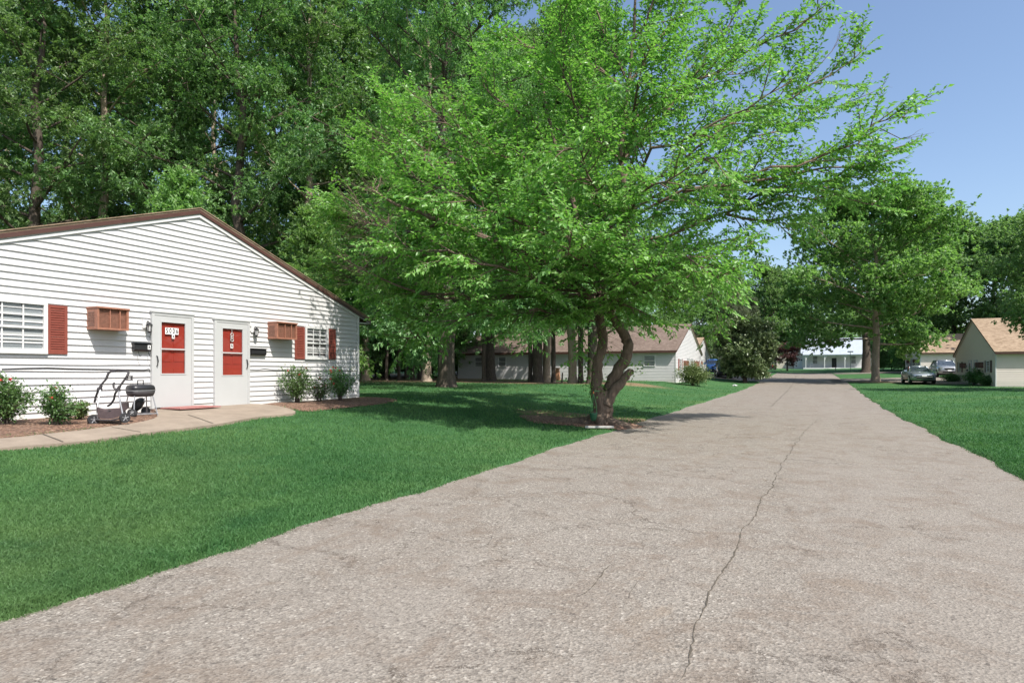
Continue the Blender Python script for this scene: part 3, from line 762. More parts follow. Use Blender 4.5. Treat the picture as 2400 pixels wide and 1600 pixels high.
shutter(HA, FA, u0-.41, u0-.01, aw(107,829)[1], aw(107,713.7)[1])
window(HA, FA, aw(711.7,0)[0], aw(765.6,0)[0], aw(765,843)[1], aw(765,768)[1], blinds=False)
shutter(HA, FA, aw(689,0)[0], aw(711.2,0)[0], aw(689,841)[1], aw(689,765)[1])
shutter(HA, FA, aw(766,0)[0], aw(784,0)[0], aw(784,843)[1]+.01, aw(766,770.5)[1])
ac1 = aircon(HA, FA, aw(202,0)[0], aw(276,0)[0], aw(202,772)[1], aw(202,719)[1], .34)
ac2 = aircon(HA, FA, aw(626,0)[0], aw(673,0)[0], aw(626,794)[1], aw(626,754)[1], .34)
def unit(px_): return aw(px_, 0)[0]
sdA, gA = entrance(HA, FA, unit(350), unit(448.6), aw(361,957)[1], aw(350,731)[1], False, 'A', '5006')
sdB, gB = entrance(HA, FA, unit(497.5), unit(580), aw(502,953.5)[1], aw(498,748)[1], True, 'B')
# ornament hanging in the second storm door
mb = MB(); uc = (gB[0]+gB[1])/2-.02; vt = gB[3]-.03
mb.tube([FA(uc, vt, .07), FA(uc, vt-.1, .078)], .004, 5)
for k, (r, dv) in enumerate(((.035, .13), (.03, .19), (.036, .25))):
    mb.tube([FA(uc+r*math.cos(t), vt-dv+r*math.sin(t), .078) for t in np.linspace(0, 2*math.pi, 13)], .012, 5, cap=False)
tag(mb.build('hanging_ornament', M['stone']), 'small grey ring ornament hanging on the second storm door', 'ornament')
walllamp(HA, FA, unit(340), aw(340, 765)[1]); walllamp(HA, FA, unit(592), aw(592, 776)[1])
mailbox_wall(HA, FA, unit(307), unit(349)-.02, aw(330, 823)[1], aw(330, 803)[1], 'A', True)
mailbox_wall(HA, FA, unit(582), unit(617), aw(600, 832)[1], aw(600, 816)[1], None)
# cable clipped along the wall
mb = MB(); pts = []
for px_, py_ in ((2,865),(60,863),(110,862),(160,864),(215,865),(280,866),(335,867),(347,865),(349,869)): 
    u, v = aw(px_, py_); pts.append(FA(u, v, .03))
mb.tube(pts, .012, 5); mb.build('cable', M['pipe'], HA, world=True); mb = MB()
pts = []
for px_, py_ in ((578,860),(583,866),(600,867),(618,864),(640,867),(700,867),(760,868),(820,868)):
    u, v = aw(px_, py_); pts.append(FA(u, v, .03))
mb.tube(pts, .007, 5)
mb.build('cable', M['pipe'], HA, world=True)
mb = MB()
for i, (px_, py_) in enumerate(((368,972),)):
    x0, x1, y0, y1 = -11.85, -11.25, 8.3, 9.25; zz = .6
    mb.box(x0, x1, y0, y1, float(g(-11.5, 8.7))+.07, float(g(-11.5, 8.7))+.095)
tag(mb.build('doormat', M['mat_red']), 'faded reddish doormat below the door numbered 5006', 'doormat')

def simple_front(root, fr, side, half, z0, mirror=False, mats=None):
    """window+shutters, air conditioner, door | door, air conditioner, window+shutters"""
    k = half/5.32
    for s in (-1, 1):
        a, b = sorted((s*3.35*k, s*4.2*k)); window(root, fr, a, b, z0+1.12, z0+1.98, detail=False, blinds=False)
        shutter(root, fr, a-.42, a-.01, z0+1.12, z0+1.98, mats or 'redbrown', False); shutter(root, fr, b+.01, b+.42, z0+1.12, z0+1.98, mats or 'redbrown', False)
        a, b = sorted((s*2.3*k-.36, s*2.3*k+.36)); aircon(root, fr, a, b, z0+1.45, z0+1.87, .34, 'dark_brown' if mats else 'copper')
        a, b = sorted((s*.75*k-.48, s*.75*k+.48)); entrance(root, fr, a, b, z0+.07, z0+2.05, s < 0, detail=False, mat='door_red' if not mats else 'dark_brown', frame='door_white')
        walllamp(root, fr, s*1.45*k, z0+1.6); mailbox_wall(root, fr, s*1.55*k-.16, s*1.55*k+.16, z0+1.2, z0+1.36)
# --- the second house on the left, gable plane x=-9.1
HB, FB, NB = gable_house('ranch_house', -9.1, 1, 55.1, 6.3, 19.5, .34, 2.6, 2.35, 'shingle_brown',
    'white ranch house with brown shingle roof behind the leaning tree', detail=False, eave=.35)
simple_front(HB, FB, 1, 6.3, .34)
for a, b in ((1.57, 2.5), (6.5, 7.3), (11.4, 12.25), (14.6, 15.4), (16.9, 17.75)):
    window(HB, NB, a, b, 1.72, 2.62, cols=1, detail=False, blinds=(a < 4), fw=.06)
# --- third house on the left
HC, FC, NC = gable_house('bungalow', -12.5, 1, 86.3, 6.3, 18, .75, 2.6, 2.35, 'shingle_tan',
    'white bungalow with orange roof just past the brown-roofed ranch house', detail=False, eave=.35)
simple_front(HC, FC, 1, 6.3, .75)
# --- right-hand houses
HD, FD, ND = gable_house('cottage', 11.85, -1, 59.1, 6.3, 20, .14, 2.55, 2.6, 'shingle_tan',
    'cream sided cottage with dark shutters, nearest house on the right', siding_m='siding_tan', detail=False, eave=.35)
simple_front(HD, FD, -1, 6.3, .14, mats='dark_brown')
HE, FE, NE = gable_house('cottage', 12.7, -1, 95.9, 6.3, 20, .95, 2.6, 2.4, 'shingle_tan',
    'cottage with orange tan roof behind the parked cars', siding_m='siding_tan', detail=False, eave=.35)
simple_front(HE, FE, -1, 6.3, .95, mats='dark_brown')
window(HE, NE, 5.2, 7.6, 2.0, 3.3, cols=2, detail=False, blinds=False, fw=.1)
mb = MB(); mb.fbox(NE, 5.0, 5.19, 1.9, 3.4, .02, .06); mb.fbox(NE, 7.61, 7.8, 1.9, 3.4, .02, .06); mb.fbox(NE, 5.0, 7.8, 3.401, 3.5, .02, .06)
mb.build('window_surround', M['dark_brown'], HE, world=True)

# --- far white porch house
def porch_house():
    c = gpos(1956, 129); cx, cy, z0 = c.x, c.y, EYE+.3
    root = thing('porch_house', (cx, cy, z0), 'white house with columned porch and pale metal roof at the road end', 'house')
    W = 6.1; mb = MB()
    fr = wallframe((cx, cy+2.2, 0), (1, 0, 0), (0, -1, 0)); z1 = z0+3.6
    courses(mb, fr, z0+.3, z1, lambda z: (-W, W), exp=.2)
    mb.box(cx-W, cx+W, cy+2.2, cy+9, z0-.5, z1)
    sidef = [(cx-W, cy+2.2, z1), (cx-W, cy+9, z1), (cx-W, cy+5.6, z1+3)]
    mb.add(sidef, [(0,1,2)]); mb.add([(cx+W, cy+2.2, z1), (cx+W, cy+9, z1), (cx+W, cy+5.6, z1+3)], [(0,2,1)])
    mb.build('wall', M['siding'], root, world=True)
    mb = MB()
    mb.hexa([(cx-W-.3,cy+1.9,z1-.25),(cx+W+.3,cy+1.9,z1-.25),(cx+W+.3,cy+5.6,z1+3),(cx-W-.3,cy+5.6,z1+3),(cx-W-.3,cy+1.9,z1-.13),(cx+W+.3,cy+1.9,z1-.13),(cx+W+.3,cy+5.6,z1+3.12),(cx-W-.3,cy+5.6,z1+3.12)])
    mb.hexa([(cx-W-.3,cy+5.61,z1+3),(cx+W+.3,cy+5.61,z1+3),(cx+W+.3,cy+9.3,z1-.25),(cx-W-.3,cy+9.3,z1-.25),(cx-W-.3,cy+5.61,z1+3.12),(cx+W+.3,cy+5.61,z1+3.12),(cx+W+.3,cy+9.3,z1-.13),(cx-W-.3,cy+9.3,z1-.13)])
    rf = mb.build('roof', M['tin_roof'], root, world=True)
    mb = MB(); mb.box(cx-1.0, cx-.3, cy+4.2, cy+4.9, z1+1.7, z1+2.9); mb.build('chimney', M['brick_red'], rf, world=True)
    mb = MB()
    mb.hexa([(cx-W+.1,cy-.3,z0+2.95),(cx+W-.1,cy-.3,z0+2.95),(cx+W-.1,cy+2.15,z0+3.5),(cx-W+.1,cy+2.15,z0+3.5),(cx-W+.1,cy-.3,z0+3.05),(cx+W-.1,cy-.3,z0+3.05),(cx+W-.1,cy+2.15,z0+3.62),(cx-W+.1,cy+2.15,z0+3.62)])
    mb.build('porch_roof', M['tin_roof'], root, world=True)
    mb = MB(); mb.box(cx-W+.2, cx+W-.2, cy-.15, cy+2.19, z0, z0+.3); mb.box(cx-W+.2, cx+W-.2, cy-.1, cy-.02, z0+2.72, z0+2.94); mb.box(cx-1, cx+1, cy-.6, cy-.16, z0-.1, z0+.15)
    mb.build('porch_deck', M['white_trim'], root, world=True)
    for a in (-5.4, -1.85, 1.9, 5.4):
        mb = MB(); mb.box(cx+a-.08, cx+a+.08, cy-.12, cy+.04, z0+.3, z0+2.72)
        for s in (-1, 1):
            mb.tube([(cx+a+s*.06, cy-.05, z0+2.0), (cx+a+s*.12, cy-.05, z0+2.4), (cx+a+s*.45, cy-.05, z0+2.71)], .06, 5)
        mb.build('porch_post', M['white_trim'], root, world=True)
    for a in (-4.05, 3.15): window(root, fr, a-.1, a+.95, z0+1.1, z0+2.95, cols=1, detail=False, blinds=False, fw=.09)
    mb = MB(); mb.fbox(fr, -.45, .45, z0+.32, z0+2.35, .02, .07); mb.build('door', M['black'], root, world=True)
    mb = MB()
    for (a, b, c_, d_) in ((-.6,-.46,.32,2.5),(.46,.6,.32,2.5)): mb.fbox(fr, a, b, z0+c_, z0+d_, .02, .08)
    mb.fbox(fr, -.6, .6, z0+2.36, z0+2.5, .02, .082); mb.build('door_frame', M['white_trim'], root, world=True)
    for i, a in enumerate((-4.3, 4.35)):
        r = thing('rocking_chair', (cx+a, cy+.9, z0+.3), 'white rocking chair on the porch, %s of the door' % ('left', 'right')[i], 'rocking chair', 'rocking chairs on the far porch')
        mb = MB(); mb.box(-.26, .26, -.25, .25, .4, .44); mb.build('seat', M['white_trim'], r)
        mb = MB()
        for q in (-.24, -.08, .08, .24): mb.tube([(q, .24, .42), (q, .38, 1.15)], .022, 5)
        for q in (.6, .85, 1.12): mb.tube([(-.26, .24+(q-.42)*.19, q), (.26, .24+(q-.42)*.19, q)], .025, 5)
        mb.build('backrest', M['white_trim'], r)
        mb = MB()
        for sx_ in (-.26, .26):
            mb.tube([(sx_, -.5, .1), (sx_, -.2, .02), (sx_, .2, .02), (sx_, .6, .12)], .02, 5)
            mb.tube([(sx_, -.22, .03), (sx_, -.22, .65)], .02, 5); mb.tube([(sx_, .22, .03), (sx_, .22, .6)], .02, 5); mb.tube([(sx_, -.28, .65), (sx_, .3, .65)], .025, 5)
        mb.build('frame', M['white_trim'], r)
    # low shed wing at the left end
    mb = MB(); mb.box(cx-W-1.6, cx-W-.02, cy+3.2, cy+6, z0-.3, z0+1.8); mb.build('side_wing', M['white_trim'], root, world=True)
    # beige house further left
    c = gpos(1858, 138); cx, cy, z0 = c.x, c.y, EYE+.25
    root = thing('beige_house', (cx, cy, z0), 'beige gabled house with brick chimneys left of the white porch house', 'house')
    mb = MB(); W2 = 3.3; mb.box(cx-W2, cx+W2, cy, cy+9, z0-.5, z0+3.0)
    mb.add([(cx-W2, cy, z0+3), (cx+W2, cy, z0+3), (cx, cy, z0+5.4), (cx-W2, cy+9, z0+3), (cx+W2, cy+9, z0+3), (cx, cy+9, z0+5.4)], [(0,1,2),(3,5,4)])
    mb.build('wall', M['beige_wall'], root, world=True)
    mb = MB()
    for s in (-1, 1):
        mb.hexa([(cx,cy-.3,z0+5.42),(cx,cy+9.3,z0+5.42),(cx+s*3.7,cy+9.3,z0+2.72),(cx+s*3.7,cy-.3,z0+2.72),(cx,cy-.3,z0+5.58),(cx,cy+9.3,z0+5.58),(cx+s*3.7,cy+9.3,z0+2.88),(cx+s*3.7,cy-.3,z0+2.88)])
    rf = mb.build('roof', M['shingle_brown'], root, world=True)
    for (a, b) in ((1.0, 3.0), (3.4, 4.5)):
        mb = MB(); mb.box(cx+a, cx+a+.7, cy+b, cy+b+.7, z0+3.5, z0+6.0-a*.25); mb.build('chimney', M['brick_red'], rf, world=True)
    f2 = wallframe((cx, cy, 0), (1, 0, 0), (0, -1, 0))
    window(root, f2, -.6, .1, z0+3.4, z0+4.3, cols=1, detail=False, blinds=False); window(root, f2, 1.6, 2.9, z0+.9, z0+2.3, cols=2, detail=False, blinds=False)
porch_house()

# ------------------------------------------------------------------ vegetation
def leaves_mesh(name, base, dirs, L, Wd, rng, mat, parent=None, up_bias=.8, var=None, smooth=False):
    """base (n,3), dirs (n,3) unit; rhombus leaves, slightly folded"""
    n = len(base); L = np.broadcast_to(L, (n,))[:, None]; Wd = np.broadcast_to(Wd, (n,))[:, None]
    nrm = rng.normal(size=(n, 3)); nrm[:, 2] = np.abs(nrm[:, 2]) + up_bias*2
    side = np.cross(dirs, nrm); side /= np.linalg.norm(side, axis=1, keepdims=True)+1e-9
    nn = np.cross(side, dirs)
    mid = base + dirs*L*.45 + nn*L*.06
    tip = base + dirs*L - np.array([0, 0, 1])*L*.08
    V = np.stack([base, mid+side*Wd*.5, tip, mid-side*Wd*.5], 1).reshape(-1, 3)
    Fq = np.arange(4*n).reshape(n, 4)
    if var is None: var = rng.random(n)
    return np_mesh(name, V, Fq, mat, parent, attr={'var': np.repeat(np.clip(var, 0, 1), 4)}, smooth=smooth)
def segs_mesh(P0, P1, R0, R1, n=4):
    d = P1-P0; l = np.linalg.norm(d, axis=1, keepdims=True)+1e-9; d = d/l
    ref = np.where(np.abs(d[:, 2:3]) < .9, np.array([[0, 0, 1.]]), np.array([[1., 0, 0]]))
    a = np.cross(d, ref); a /= np.linalg.norm(a, axis=1, keepdims=True); c = np.cross(a, d)
    t = np.arange(n)*2*np.pi/n; ring = a[:, None]*np.cos(t)[None, :, None] + c[:, None]*np.sin(t)[None, :, None]
    V = np.concatenate([P0[:, None]+ring*R0[:, None, None], P1[:, None]+ring*R1[:, None, None]], 1).reshape(-1, 3)
    m = len(P0); k = np.arange(n); q = np.stack([k, (k+1) % n, (k+1) % n+n, k+n], -1)
    return V, (q[None]+(np.arange(m)*2*n)[:, None, None]).reshape(-1, 4)
def unit_(v): return v/(np.linalg.norm(v, axis=-1, keepdims=True)+1e-9)
def curve_pts(p, d, L, n, rng, wob=.12, lift=.0):
    pts = [np.array(p, float)]; d = np.array(d, float)/np.linalg.norm(d)
    for i in range(n):
        d = d + rng.normal(size=3)*wob + np.array([0, 0, lift]); d /= np.linalg.norm(d)
        pts.append(pts[-1]+d*L/n)
    return np.array(pts)

def build_tree(parent, seed, H, R, zc=.2, trunk_r=.35, leaf='leaf_oak', bark='bark_grey', limbs=26, sub=7, lpl=.2, lw=.09, clump=.6,
               nl=80, shape='oak', sag=False, droop=.15, lean=(0, 0), trunk_vis=None, flat_=.55, upl=.15):
    """tree in local coordinates, base at origin. zc: fraction of height where the crown starts"""
    rng = np.random.default_rng(seed)
    tp = [np.array([0, 0, -.3])]; nseg = 12
    for i in range(1, nseg+1):
        t = i/nseg; tp.append(np.array([lean[0]*t*t + rng.normal()*.012*H*t, lean[1]*t*t + rng.normal()*.012*H*t, H*.93*t]))
    tp = np.array(tp); mb = MB()
    rad = [trunk_r*1.5]+[trunk_r*(1-.9*(i/nseg)**1.1)+.03 for i in range(1, nseg+1)]
    # root flare
    tp2 = [tp[0], tp[0]*.0+np.array([0, 0, .15]), np.array([0, 0, .6])]+list(tp[1:]); rad2 = [trunk_r*1.7, trunk_r*1.3, trunk_r*1.05]+rad[1:]
    mb.tube(tp2, rad2, 12)
    S0, S1, Q0, Q1 = [], [], [], []; tips = []; tipd = []; tips_w = []
    def addpoly(P, r0, r1):
        m = len(P)-1
        for i in range(m):
            S0.append(P[i]); S1.append(P[i+1]); Q0.append(r0+(r1-r0)*i/m); Q1.append(r0+(r1-r0)*(i+1)/m)
    def env(t):
        if shape == 'oak': return R*(.55+.45*math.sin(math.pi*min(1, .15+t*.8)))*(1 if t < .8 else max(.25, 1-(t-.8)*3.2))
        if shape == 'round': return R*math.sqrt(max(.05, 1-(2*t-.85)**2)) if t < .92 else R*.35
        if shape == 'cone': return R*(1.02-t)
        return R
    for k in range(limbs):
        t = (k+rng.random()*.8)/limbs; z = H*(zc+(.95-zc)*t)
        i = min(nseg-1, int(z/(H*.93)*nseg)) ; f = z/(H*.93)*nseg-i
        p = tp[i]*(1-min(1,f))+tp[i+1]*min(1,f) if i+1 <= nseg else tp[-1]
        a = k*2.4+rng.normal()*.35; L = env(t)*rng.uniform(.75, 1.12); up = upl+(.75*t if shape != 'cone' else .05)
        d = np.array([math.cos(a), math.sin(a), up if shape != 'cone' else rng.uniform(-.15, .1)])
        P = curve_pts(p, d, L, 6, rng, .1, (-.075 if sag and t < .3 else .03) if shape != 'cone' else -.02)
        r0 = max(.03, trunk_r*.33*(1-t*.6)); addpoly(P, r0, .02)
        for j in range(sub):
            s = .3+.7*(j+rng.random())/sub; q = s*6; qi = min(5, int(q)); b = P[qi]*(1-(q-qi))+P[qi+1]*(q-qi)
            dd = unit_(P[min(6, qi+1)]-P[qi]); rnd = rng.normal(size=3); rnd[2] = rnd[2]*.4+.1; sd = unit_(dd*.7+rnd*.75)
            L2 = L*.36*(1.15-s*.5)*rng.uniform(.7, 1.2); P2 = curve_pts(b, sd, L2, 3, rng, .15, .02)
            addpoly(P2, .03, .01)
            for e in (1, 2, 3):
                tips.append(P2[e]+rng.normal(size=3)*.12); tipd.append(sd); tips_w.append(1.0)
        tips.append(P[-1]); tipd.append(dd); tips_w.append(1.0)
    V, Fq = segs_mesh(np.array(S0), np.array(S1), np.array(Q0), np.array(Q1), 5)
    b0 = len(mb.v)
    tv = np.array(mb.v); 
    me_v = np.concatenate([tv, V]); 
    me = bpy.data.meshes.new('trunk'); faces = [tuple(f) for f in mb.f]+[tuple(int(q)+b0 for q in f) for f in Fq]
    me.from_pydata(me_v.tolist(), [], faces); me.materials.append(M[bark]); me.polygons.foreach_set('use_smooth', [True]*len(faces)); me.update()
    o = bpy.data.objects.new('trunk', me); col.objects.link(o); o.parent = parent
    T = np.array(tips); D = np.array(tipd); nt_ = len(T)
    # sprigs: little sprays of radiating leaves, several per tip
    ns = max(3, nl//10); per = max(6, nl//ns)
    SC = np.repeat(T, ns, 0)+rng.normal(size=(nt_*ns, 3))*np.array([clump, clump, clump*flat_])
    ok = SC[:, 2] > .5; 
    out = unit_(SC-np.array([0, 0, H*.45])*np.array([0, 0, 1]))
    tv_ = np.repeat(rng.normal(size=nt_)*.16, ns)
    SD = unit_(out*.6+np.repeat(D, ns, 0)*.5+rng.normal(size=SC.shape)*.5)
    SC, SD, tv_ = SC[ok], SD[ok], tv_[ok]
    B = np.repeat(SC, per, 0); off = rng.random((len(B), 1))*.22; BD = np.repeat(SD, per, 0)
    DD = unit_(BD*.75+rng.normal(size=B.shape)*.62-np.array([0, 0, droop]))
    B = B+BD*off+rng.normal(size=B.shape)*.03
    var = .45+np.repeat(tv_, per)+rng.normal(size=len(B))*.2
    l = lpl*rng.uniform(.7, 1.25, len(B)); leaves_mesh('crown', B, DD, l, lw*rng.uniform(.8, 1.2, len(B)), rng, M[leaf], parent, var=var)
    return len(B)

PROTO = {}
def tree(kind, pos, label, scale=1.0, rz=0.0, group='trees of the wood behind the houses', name=None, cat='tree', sz=None):
    spec = KINDS[kind]
    if kind not in PROTO:
        o = thing(name or spec[0], pos, label, cat, group); build_tree(o, **spec[1]); PROTO[kind] = o
    else:
        o = copy_tree(PROTO[kind]); o.name = name or spec[0]; o['label'] = label
        for k_, v_ in (('category', cat), ('group', group)):
            if v_: o[k_] = v_
            elif k_ in o: del o[k_]
    o.location = pos; o.rotation_euler = (0, 0, rz); o.scale = (scale, scale, sz or scale)
    return o
KINDS = {
 'oakA': ('oak_tree', dict(seed=1, H=27, R=6.2, zc=.17, trunk_r=.36, limbs=28, sub=6, nl=120, lpl=.23, lw=.095, clump=.58, flat_=.42)),
 'oakB': ('oak_tree', dict(seed=2, H=28, R=5.6, zc=.2, trunk_r=.3, limbs=26, sub=6, nl=120, lpl=.23, lw=.095, clump=.56, flat_=.42, bark='bark_pale')),
 'pin': ('pin_oak', dict(seed=23, H=24, R=6.6, zc=.11, trunk_r=.4, limbs=50, sub=8, nl=84, lpl=.19, lw=.075, clump=.5, droop=.35, upl=-.02, sag=True)),
 'oakC': ('oak_tree', dict(seed=3, H=26, R=6.5, zc=.11, trunk_r=.36, limbs=32, sub=6, nl=120, lpl=.22, lw=.09, clump=.56, flat_=.42, droop=.3)),
 'slim': ('slender_tree', dict(seed=4, H=23, R=3.2, zc=.32, trunk_r=.14, limbs=24, sub=5, nl=60, lpl=.2, lw=.09, clump=.5)),
 'sap': ('young_oak', dict(seed=5, H=9.5, R=2.6, zc=.12, trunk_r=.1, limbs=26, sub=6, nl=56, lpl=.19, lw=.08, clump=.33, shape='cone', leaf='leaf_maple')),
 'maple': ('maple_tree', dict(seed=16, H=17.6, R=9.3, zc=.2, trunk_r=.34, limbs=38, sub=8, nl=110, lpl=.27, lw=.19, clump=.7, shape='round', leaf='leaf_maple', bark='bark_pale', flat_=.4, droop=.25, upl=.05)),
 'far': ('leafy_tree', dict(seed=7, H=19, R=7, zc=.1, trunk_r=.35, limbs=30, sub=7, nl=70, lpl=.32, lw=.2, clump=.8, shape='round', leaf='leaf_far')),
 'old': ('old_tree', dict(seed=27, H=20, R=8, zc=.3, trunk_r=.62, limbs=30, sub=7, nl=80, lpl=.32, lw=.2, clump=.8, shape='round', leaf='leaf_far')),
 'pine': ('pine_tree', dict(seed=8, H=15, R=3.3, zc=.04, trunk_r=.22, limbs=60, sub=7, nl=60, lpl=.22, lw=.03, clump=.28, shape='cone', leaf='leaf_pine', droop=.35, flat_=.4)),
 'magnolia': ('magnolia_tree', dict(seed=9, H=5.4, R=2.75, zc=.13, trunk_r=.16, limbs=60, sub=7, nl=50, lpl=.24, lw=.13, clump=.26, shape='round', leaf='leaf_magnolia', droop=-.1)),
 'maroon': ('japanese_maple', dict(seed=10, H=3.9, R=2.9, zc=.3, trunk_r=.13, limbs=20, sub=6, nl=28, lpl=.24, lw=.14, clump=.3, shape='round', leaf='leaf_maroon', upl=.3)),
 'under': ('understory_bush', dict(seed=11, H=4.2, R=2.6, zc=.05, trunk_r=.06, limbs=26, sub=5, nl=44, lpl=.2, lw=.09, clump=.45, shape='round')),
}
# main wood behind the near house, on the left half of the picture
WL = 'tall dark green oak in the dense wood behind the white duplex'
spots = [('oakA',-170,33,1,.3),('oakC',90,34,.98,1.2),('oakB',240,37,1,2.1),('oakA',400,39,1,4.2),('oakC',560,36,1,3.3),('oakB',720,40,1.02,.7),('oakA',800,47,1.05,2.6),
         ('oakC',1150,47,1.0,5.1),('oakB',1000,44,1.05,1.9),
         ('oakB',-60,50,1.15,2),('oakA',160,53,1.15,1.4),('oakC',330,56,1.25,.2),('oakB',500,52,1.15,3),('oakA',640,56,1.25,5.3),('oakC',900,60,1.25,1),('oakA',1090,62,1.25,3.7),('oakC',1230,60,1.1,2.2),('oakB',20,66,1.4,5),('oakC',420,68,1.5,1.5),('oakA',760,72,1.5,2.9),('oakB',1000,76,1.5,.4)]
FRONT = ['oak cut by the left edge of the picture, behind the duplex roof', 'oak behind the left slope of the duplex roof, second from the left edge',
 'oak with pale upper trunk showing against a gap of sky, behind the left roof slope', 'oak behind the duplex just left of the roof peak', 'oak directly behind the roof peak of the duplex',
 'oak behind the upper right slope of the duplex roof', 'oak behind the lower right slope of the duplex roof', 'oak behind the middle of the leaning tree crown',
 'oak between the flared lawn oak and the duplex, in the back']
for i, (k, px, Z, s, rz) in enumerate(spots):
    o = tree(k, gpos(px, Z), FRONT[i] if i < len(FRONT) else 'oak deep in the wood, seen only through gaps between nearer crowns', s, rz)
    o['group'] = 'oaks at the front of the wood' if i < len(FRONT) else 'oaks deep in the wood'
# trunks one can tell apart
tree('pin', gpos(1046, 30.5), 'big oak with flared dark trunk alone on the lawn right of the duplex', 1, 2.2, name='pin_oak')
tree('oakB', gpos(856, 46), 'tall tree with pale sunlit trunk just past the duplex corner', 1.0, 4.0)
tree('oakA', gpos(1260, 43.5), 'dark trunked oak, left one of the touching pair before the ranch house', .92, 3.0)
tree('oakB', gpos(1281, 44.5), 'paler trunked oak, right one of the touching pair before the ranch house', .9, 1.0)
tree('slim', gpos(1134, 45), 'thin black trunked tree standing before the ranch house windows', .95, .5, group='slender trees in the side yard')
tree('slim', gpos(1243, 44), 'thin tree immediately left of the pair of touching oaks', .95, 2.5, group='slender trees in the side yard')
tree('slim', gpos(1297, 43), 'thin leaning tree immediately right of the pair of touching oaks', 1, 4.5, group='slender trees in the side yard')
tree('oakB', gpos(1342, 40.5), 'oak trunk third from the leaning tree, behind it to the left', .88, 5.5)
tree('slim', gpos(1361, 40), 'slim trunk between two oaks close behind the leaning tree', 1.1, 1.5, group='slender trees in the side yard')
tree('oakC', gpos(1388, 39), 'oak trunk partly hidden behind the leaning tree', .85, .1)
for i, (px, Z) in enumerate(((906, 47), (935, 49), (968, 50), (952, 55), (985, 53))):
    tree('slim', gpos(px, Z), 'thin trunk in the shade between the duplex and the flared oak', .8+.06*i, i*1.3, group='thin trunks in shade past the duplex')
for i, (px, Z) in enumerate(((880, 56), (950, 60), (1015, 62), (1060, 66), (900, 66), (840, 62), (980, 70), (1040, 58))):
    tree('under', gpos(px, Z), 'dim green bush under the trees past the duplex', 1.2+.12*(i % 3), i*1.1, group='bushes under the trees', cat='bush')
for i, (px, Z) in enumerate(((-20, 40), (120, 42), (260, 44), (380, 45), (520, 44), (650, 43), (760, 44))):
    tree('under', gpos(px, Z), 'dark bush low behind the roof of the duplex', 1.9, i*.9, group='bushes under the trees', cat='bush')
tree('sap', gpos(425, 27), 'bright green pointed young tree rising behind the duplex roof', 1.02, .6, group=None)
tree('sap', gpos(735, 27), 'fresh green young oak at the right slope of the duplex roof', .86, 2.6, group=None)
# beyond the ranch house
for i, (px, Z, s) in enumerate(((1120, 84, 1.0), (1240, 88, 1.1), (1350, 80, 1.05), (1450, 84, .95), (1545, 92, .92), (1620, 100, .9), (1680, 104, .9))):
    tree('far', gpos(px, Z), ('first', 'second', 'third', 'fourth', 'fifth', 'sixth', 'last')[i]+' tree from the left in the row beyond the ranch house', s, i*1.7, group='trees beyond the ranch house')
tree('pine', gpos(1722, 84), 'grey green pine left of the end of the road', 1.02, 1)
tree('pine', gpos(1765, 96), 'smaller grey green pine nearer the road end', .8, 2)
tree('far', gpos(1790, 152), 'mid green tree above the maroon tree at the end of the road', 1.3, 3)
tree('far', gpos(1850, 154), 'mid green tree above the beige house', 1.25, 5)
tree('far', gpos(1905, 150), 'leafy tree behind the white porch house', 1.0, .4)
tree('far', gpos(1990, 155), 'leafy tree to the right behind the white porch house', 1.0, 2.4)
for i, px in enumerate((1700, 1760, 1830, 2080, 2160)):
    tree('far', gpos(px, 165), 'distant leafy tree closing the view behind the far houses', 1.0, i*1.3, group='distant trees closing the view')
tree('maple', gpos(2052, 58), 'big spreading maple with bare pale trunk on the right verge', .96, .5, group=None)
tree('old', gpos(2030, 90), 'tree with thick dark flared trunk behind the big maple', .95, 1.2, name='old_tree', group=None)
for i, (px, Z, s) in enumerate(((2150, 100, 1.25), (2235, 92, 1.15), (2330, 86, 1.05), (2420, 80, 1.08), (2520, 72, 1.0))):
    tree('far', gpos(px, Z), ('leafy tree just right of the big maple, behind the far cottage', 'leafy tree behind the ridge of the far cottage', 'leafy tree right behind the near cottage ridge', 'leafy tree at the right edge behind the near cottage', 'leafy tree mostly outside the right edge')[i], s, 2+i*1.3, group='trees behind the right-hand cottages')
tree('old', gpos(2488, 36), 'tree at the right edge whose branch hangs over the near cottage roof', .5, 2.1, group=None)
tree('magnolia', gpos(1746, 58.5), 'dense glossy leaved magnolia beside the parked blue cars', 1.0, .3, group=None)
tree('maroon', gpos(1845, 112), 'maroon leaved small tree before the beige house', 1.0, .3, group=None)
for i, (px, Z, s) in enumerate(((2090, 98, 1.0), (2120, 92, .9), (2145, 100, 1.0), (2070, 104, .9))):
    tree('under', gpos(px, Z), 'green bush between the thick dark trunk and the far cottage', s, i, group='bushes right of the dark trunk', cat='bush')

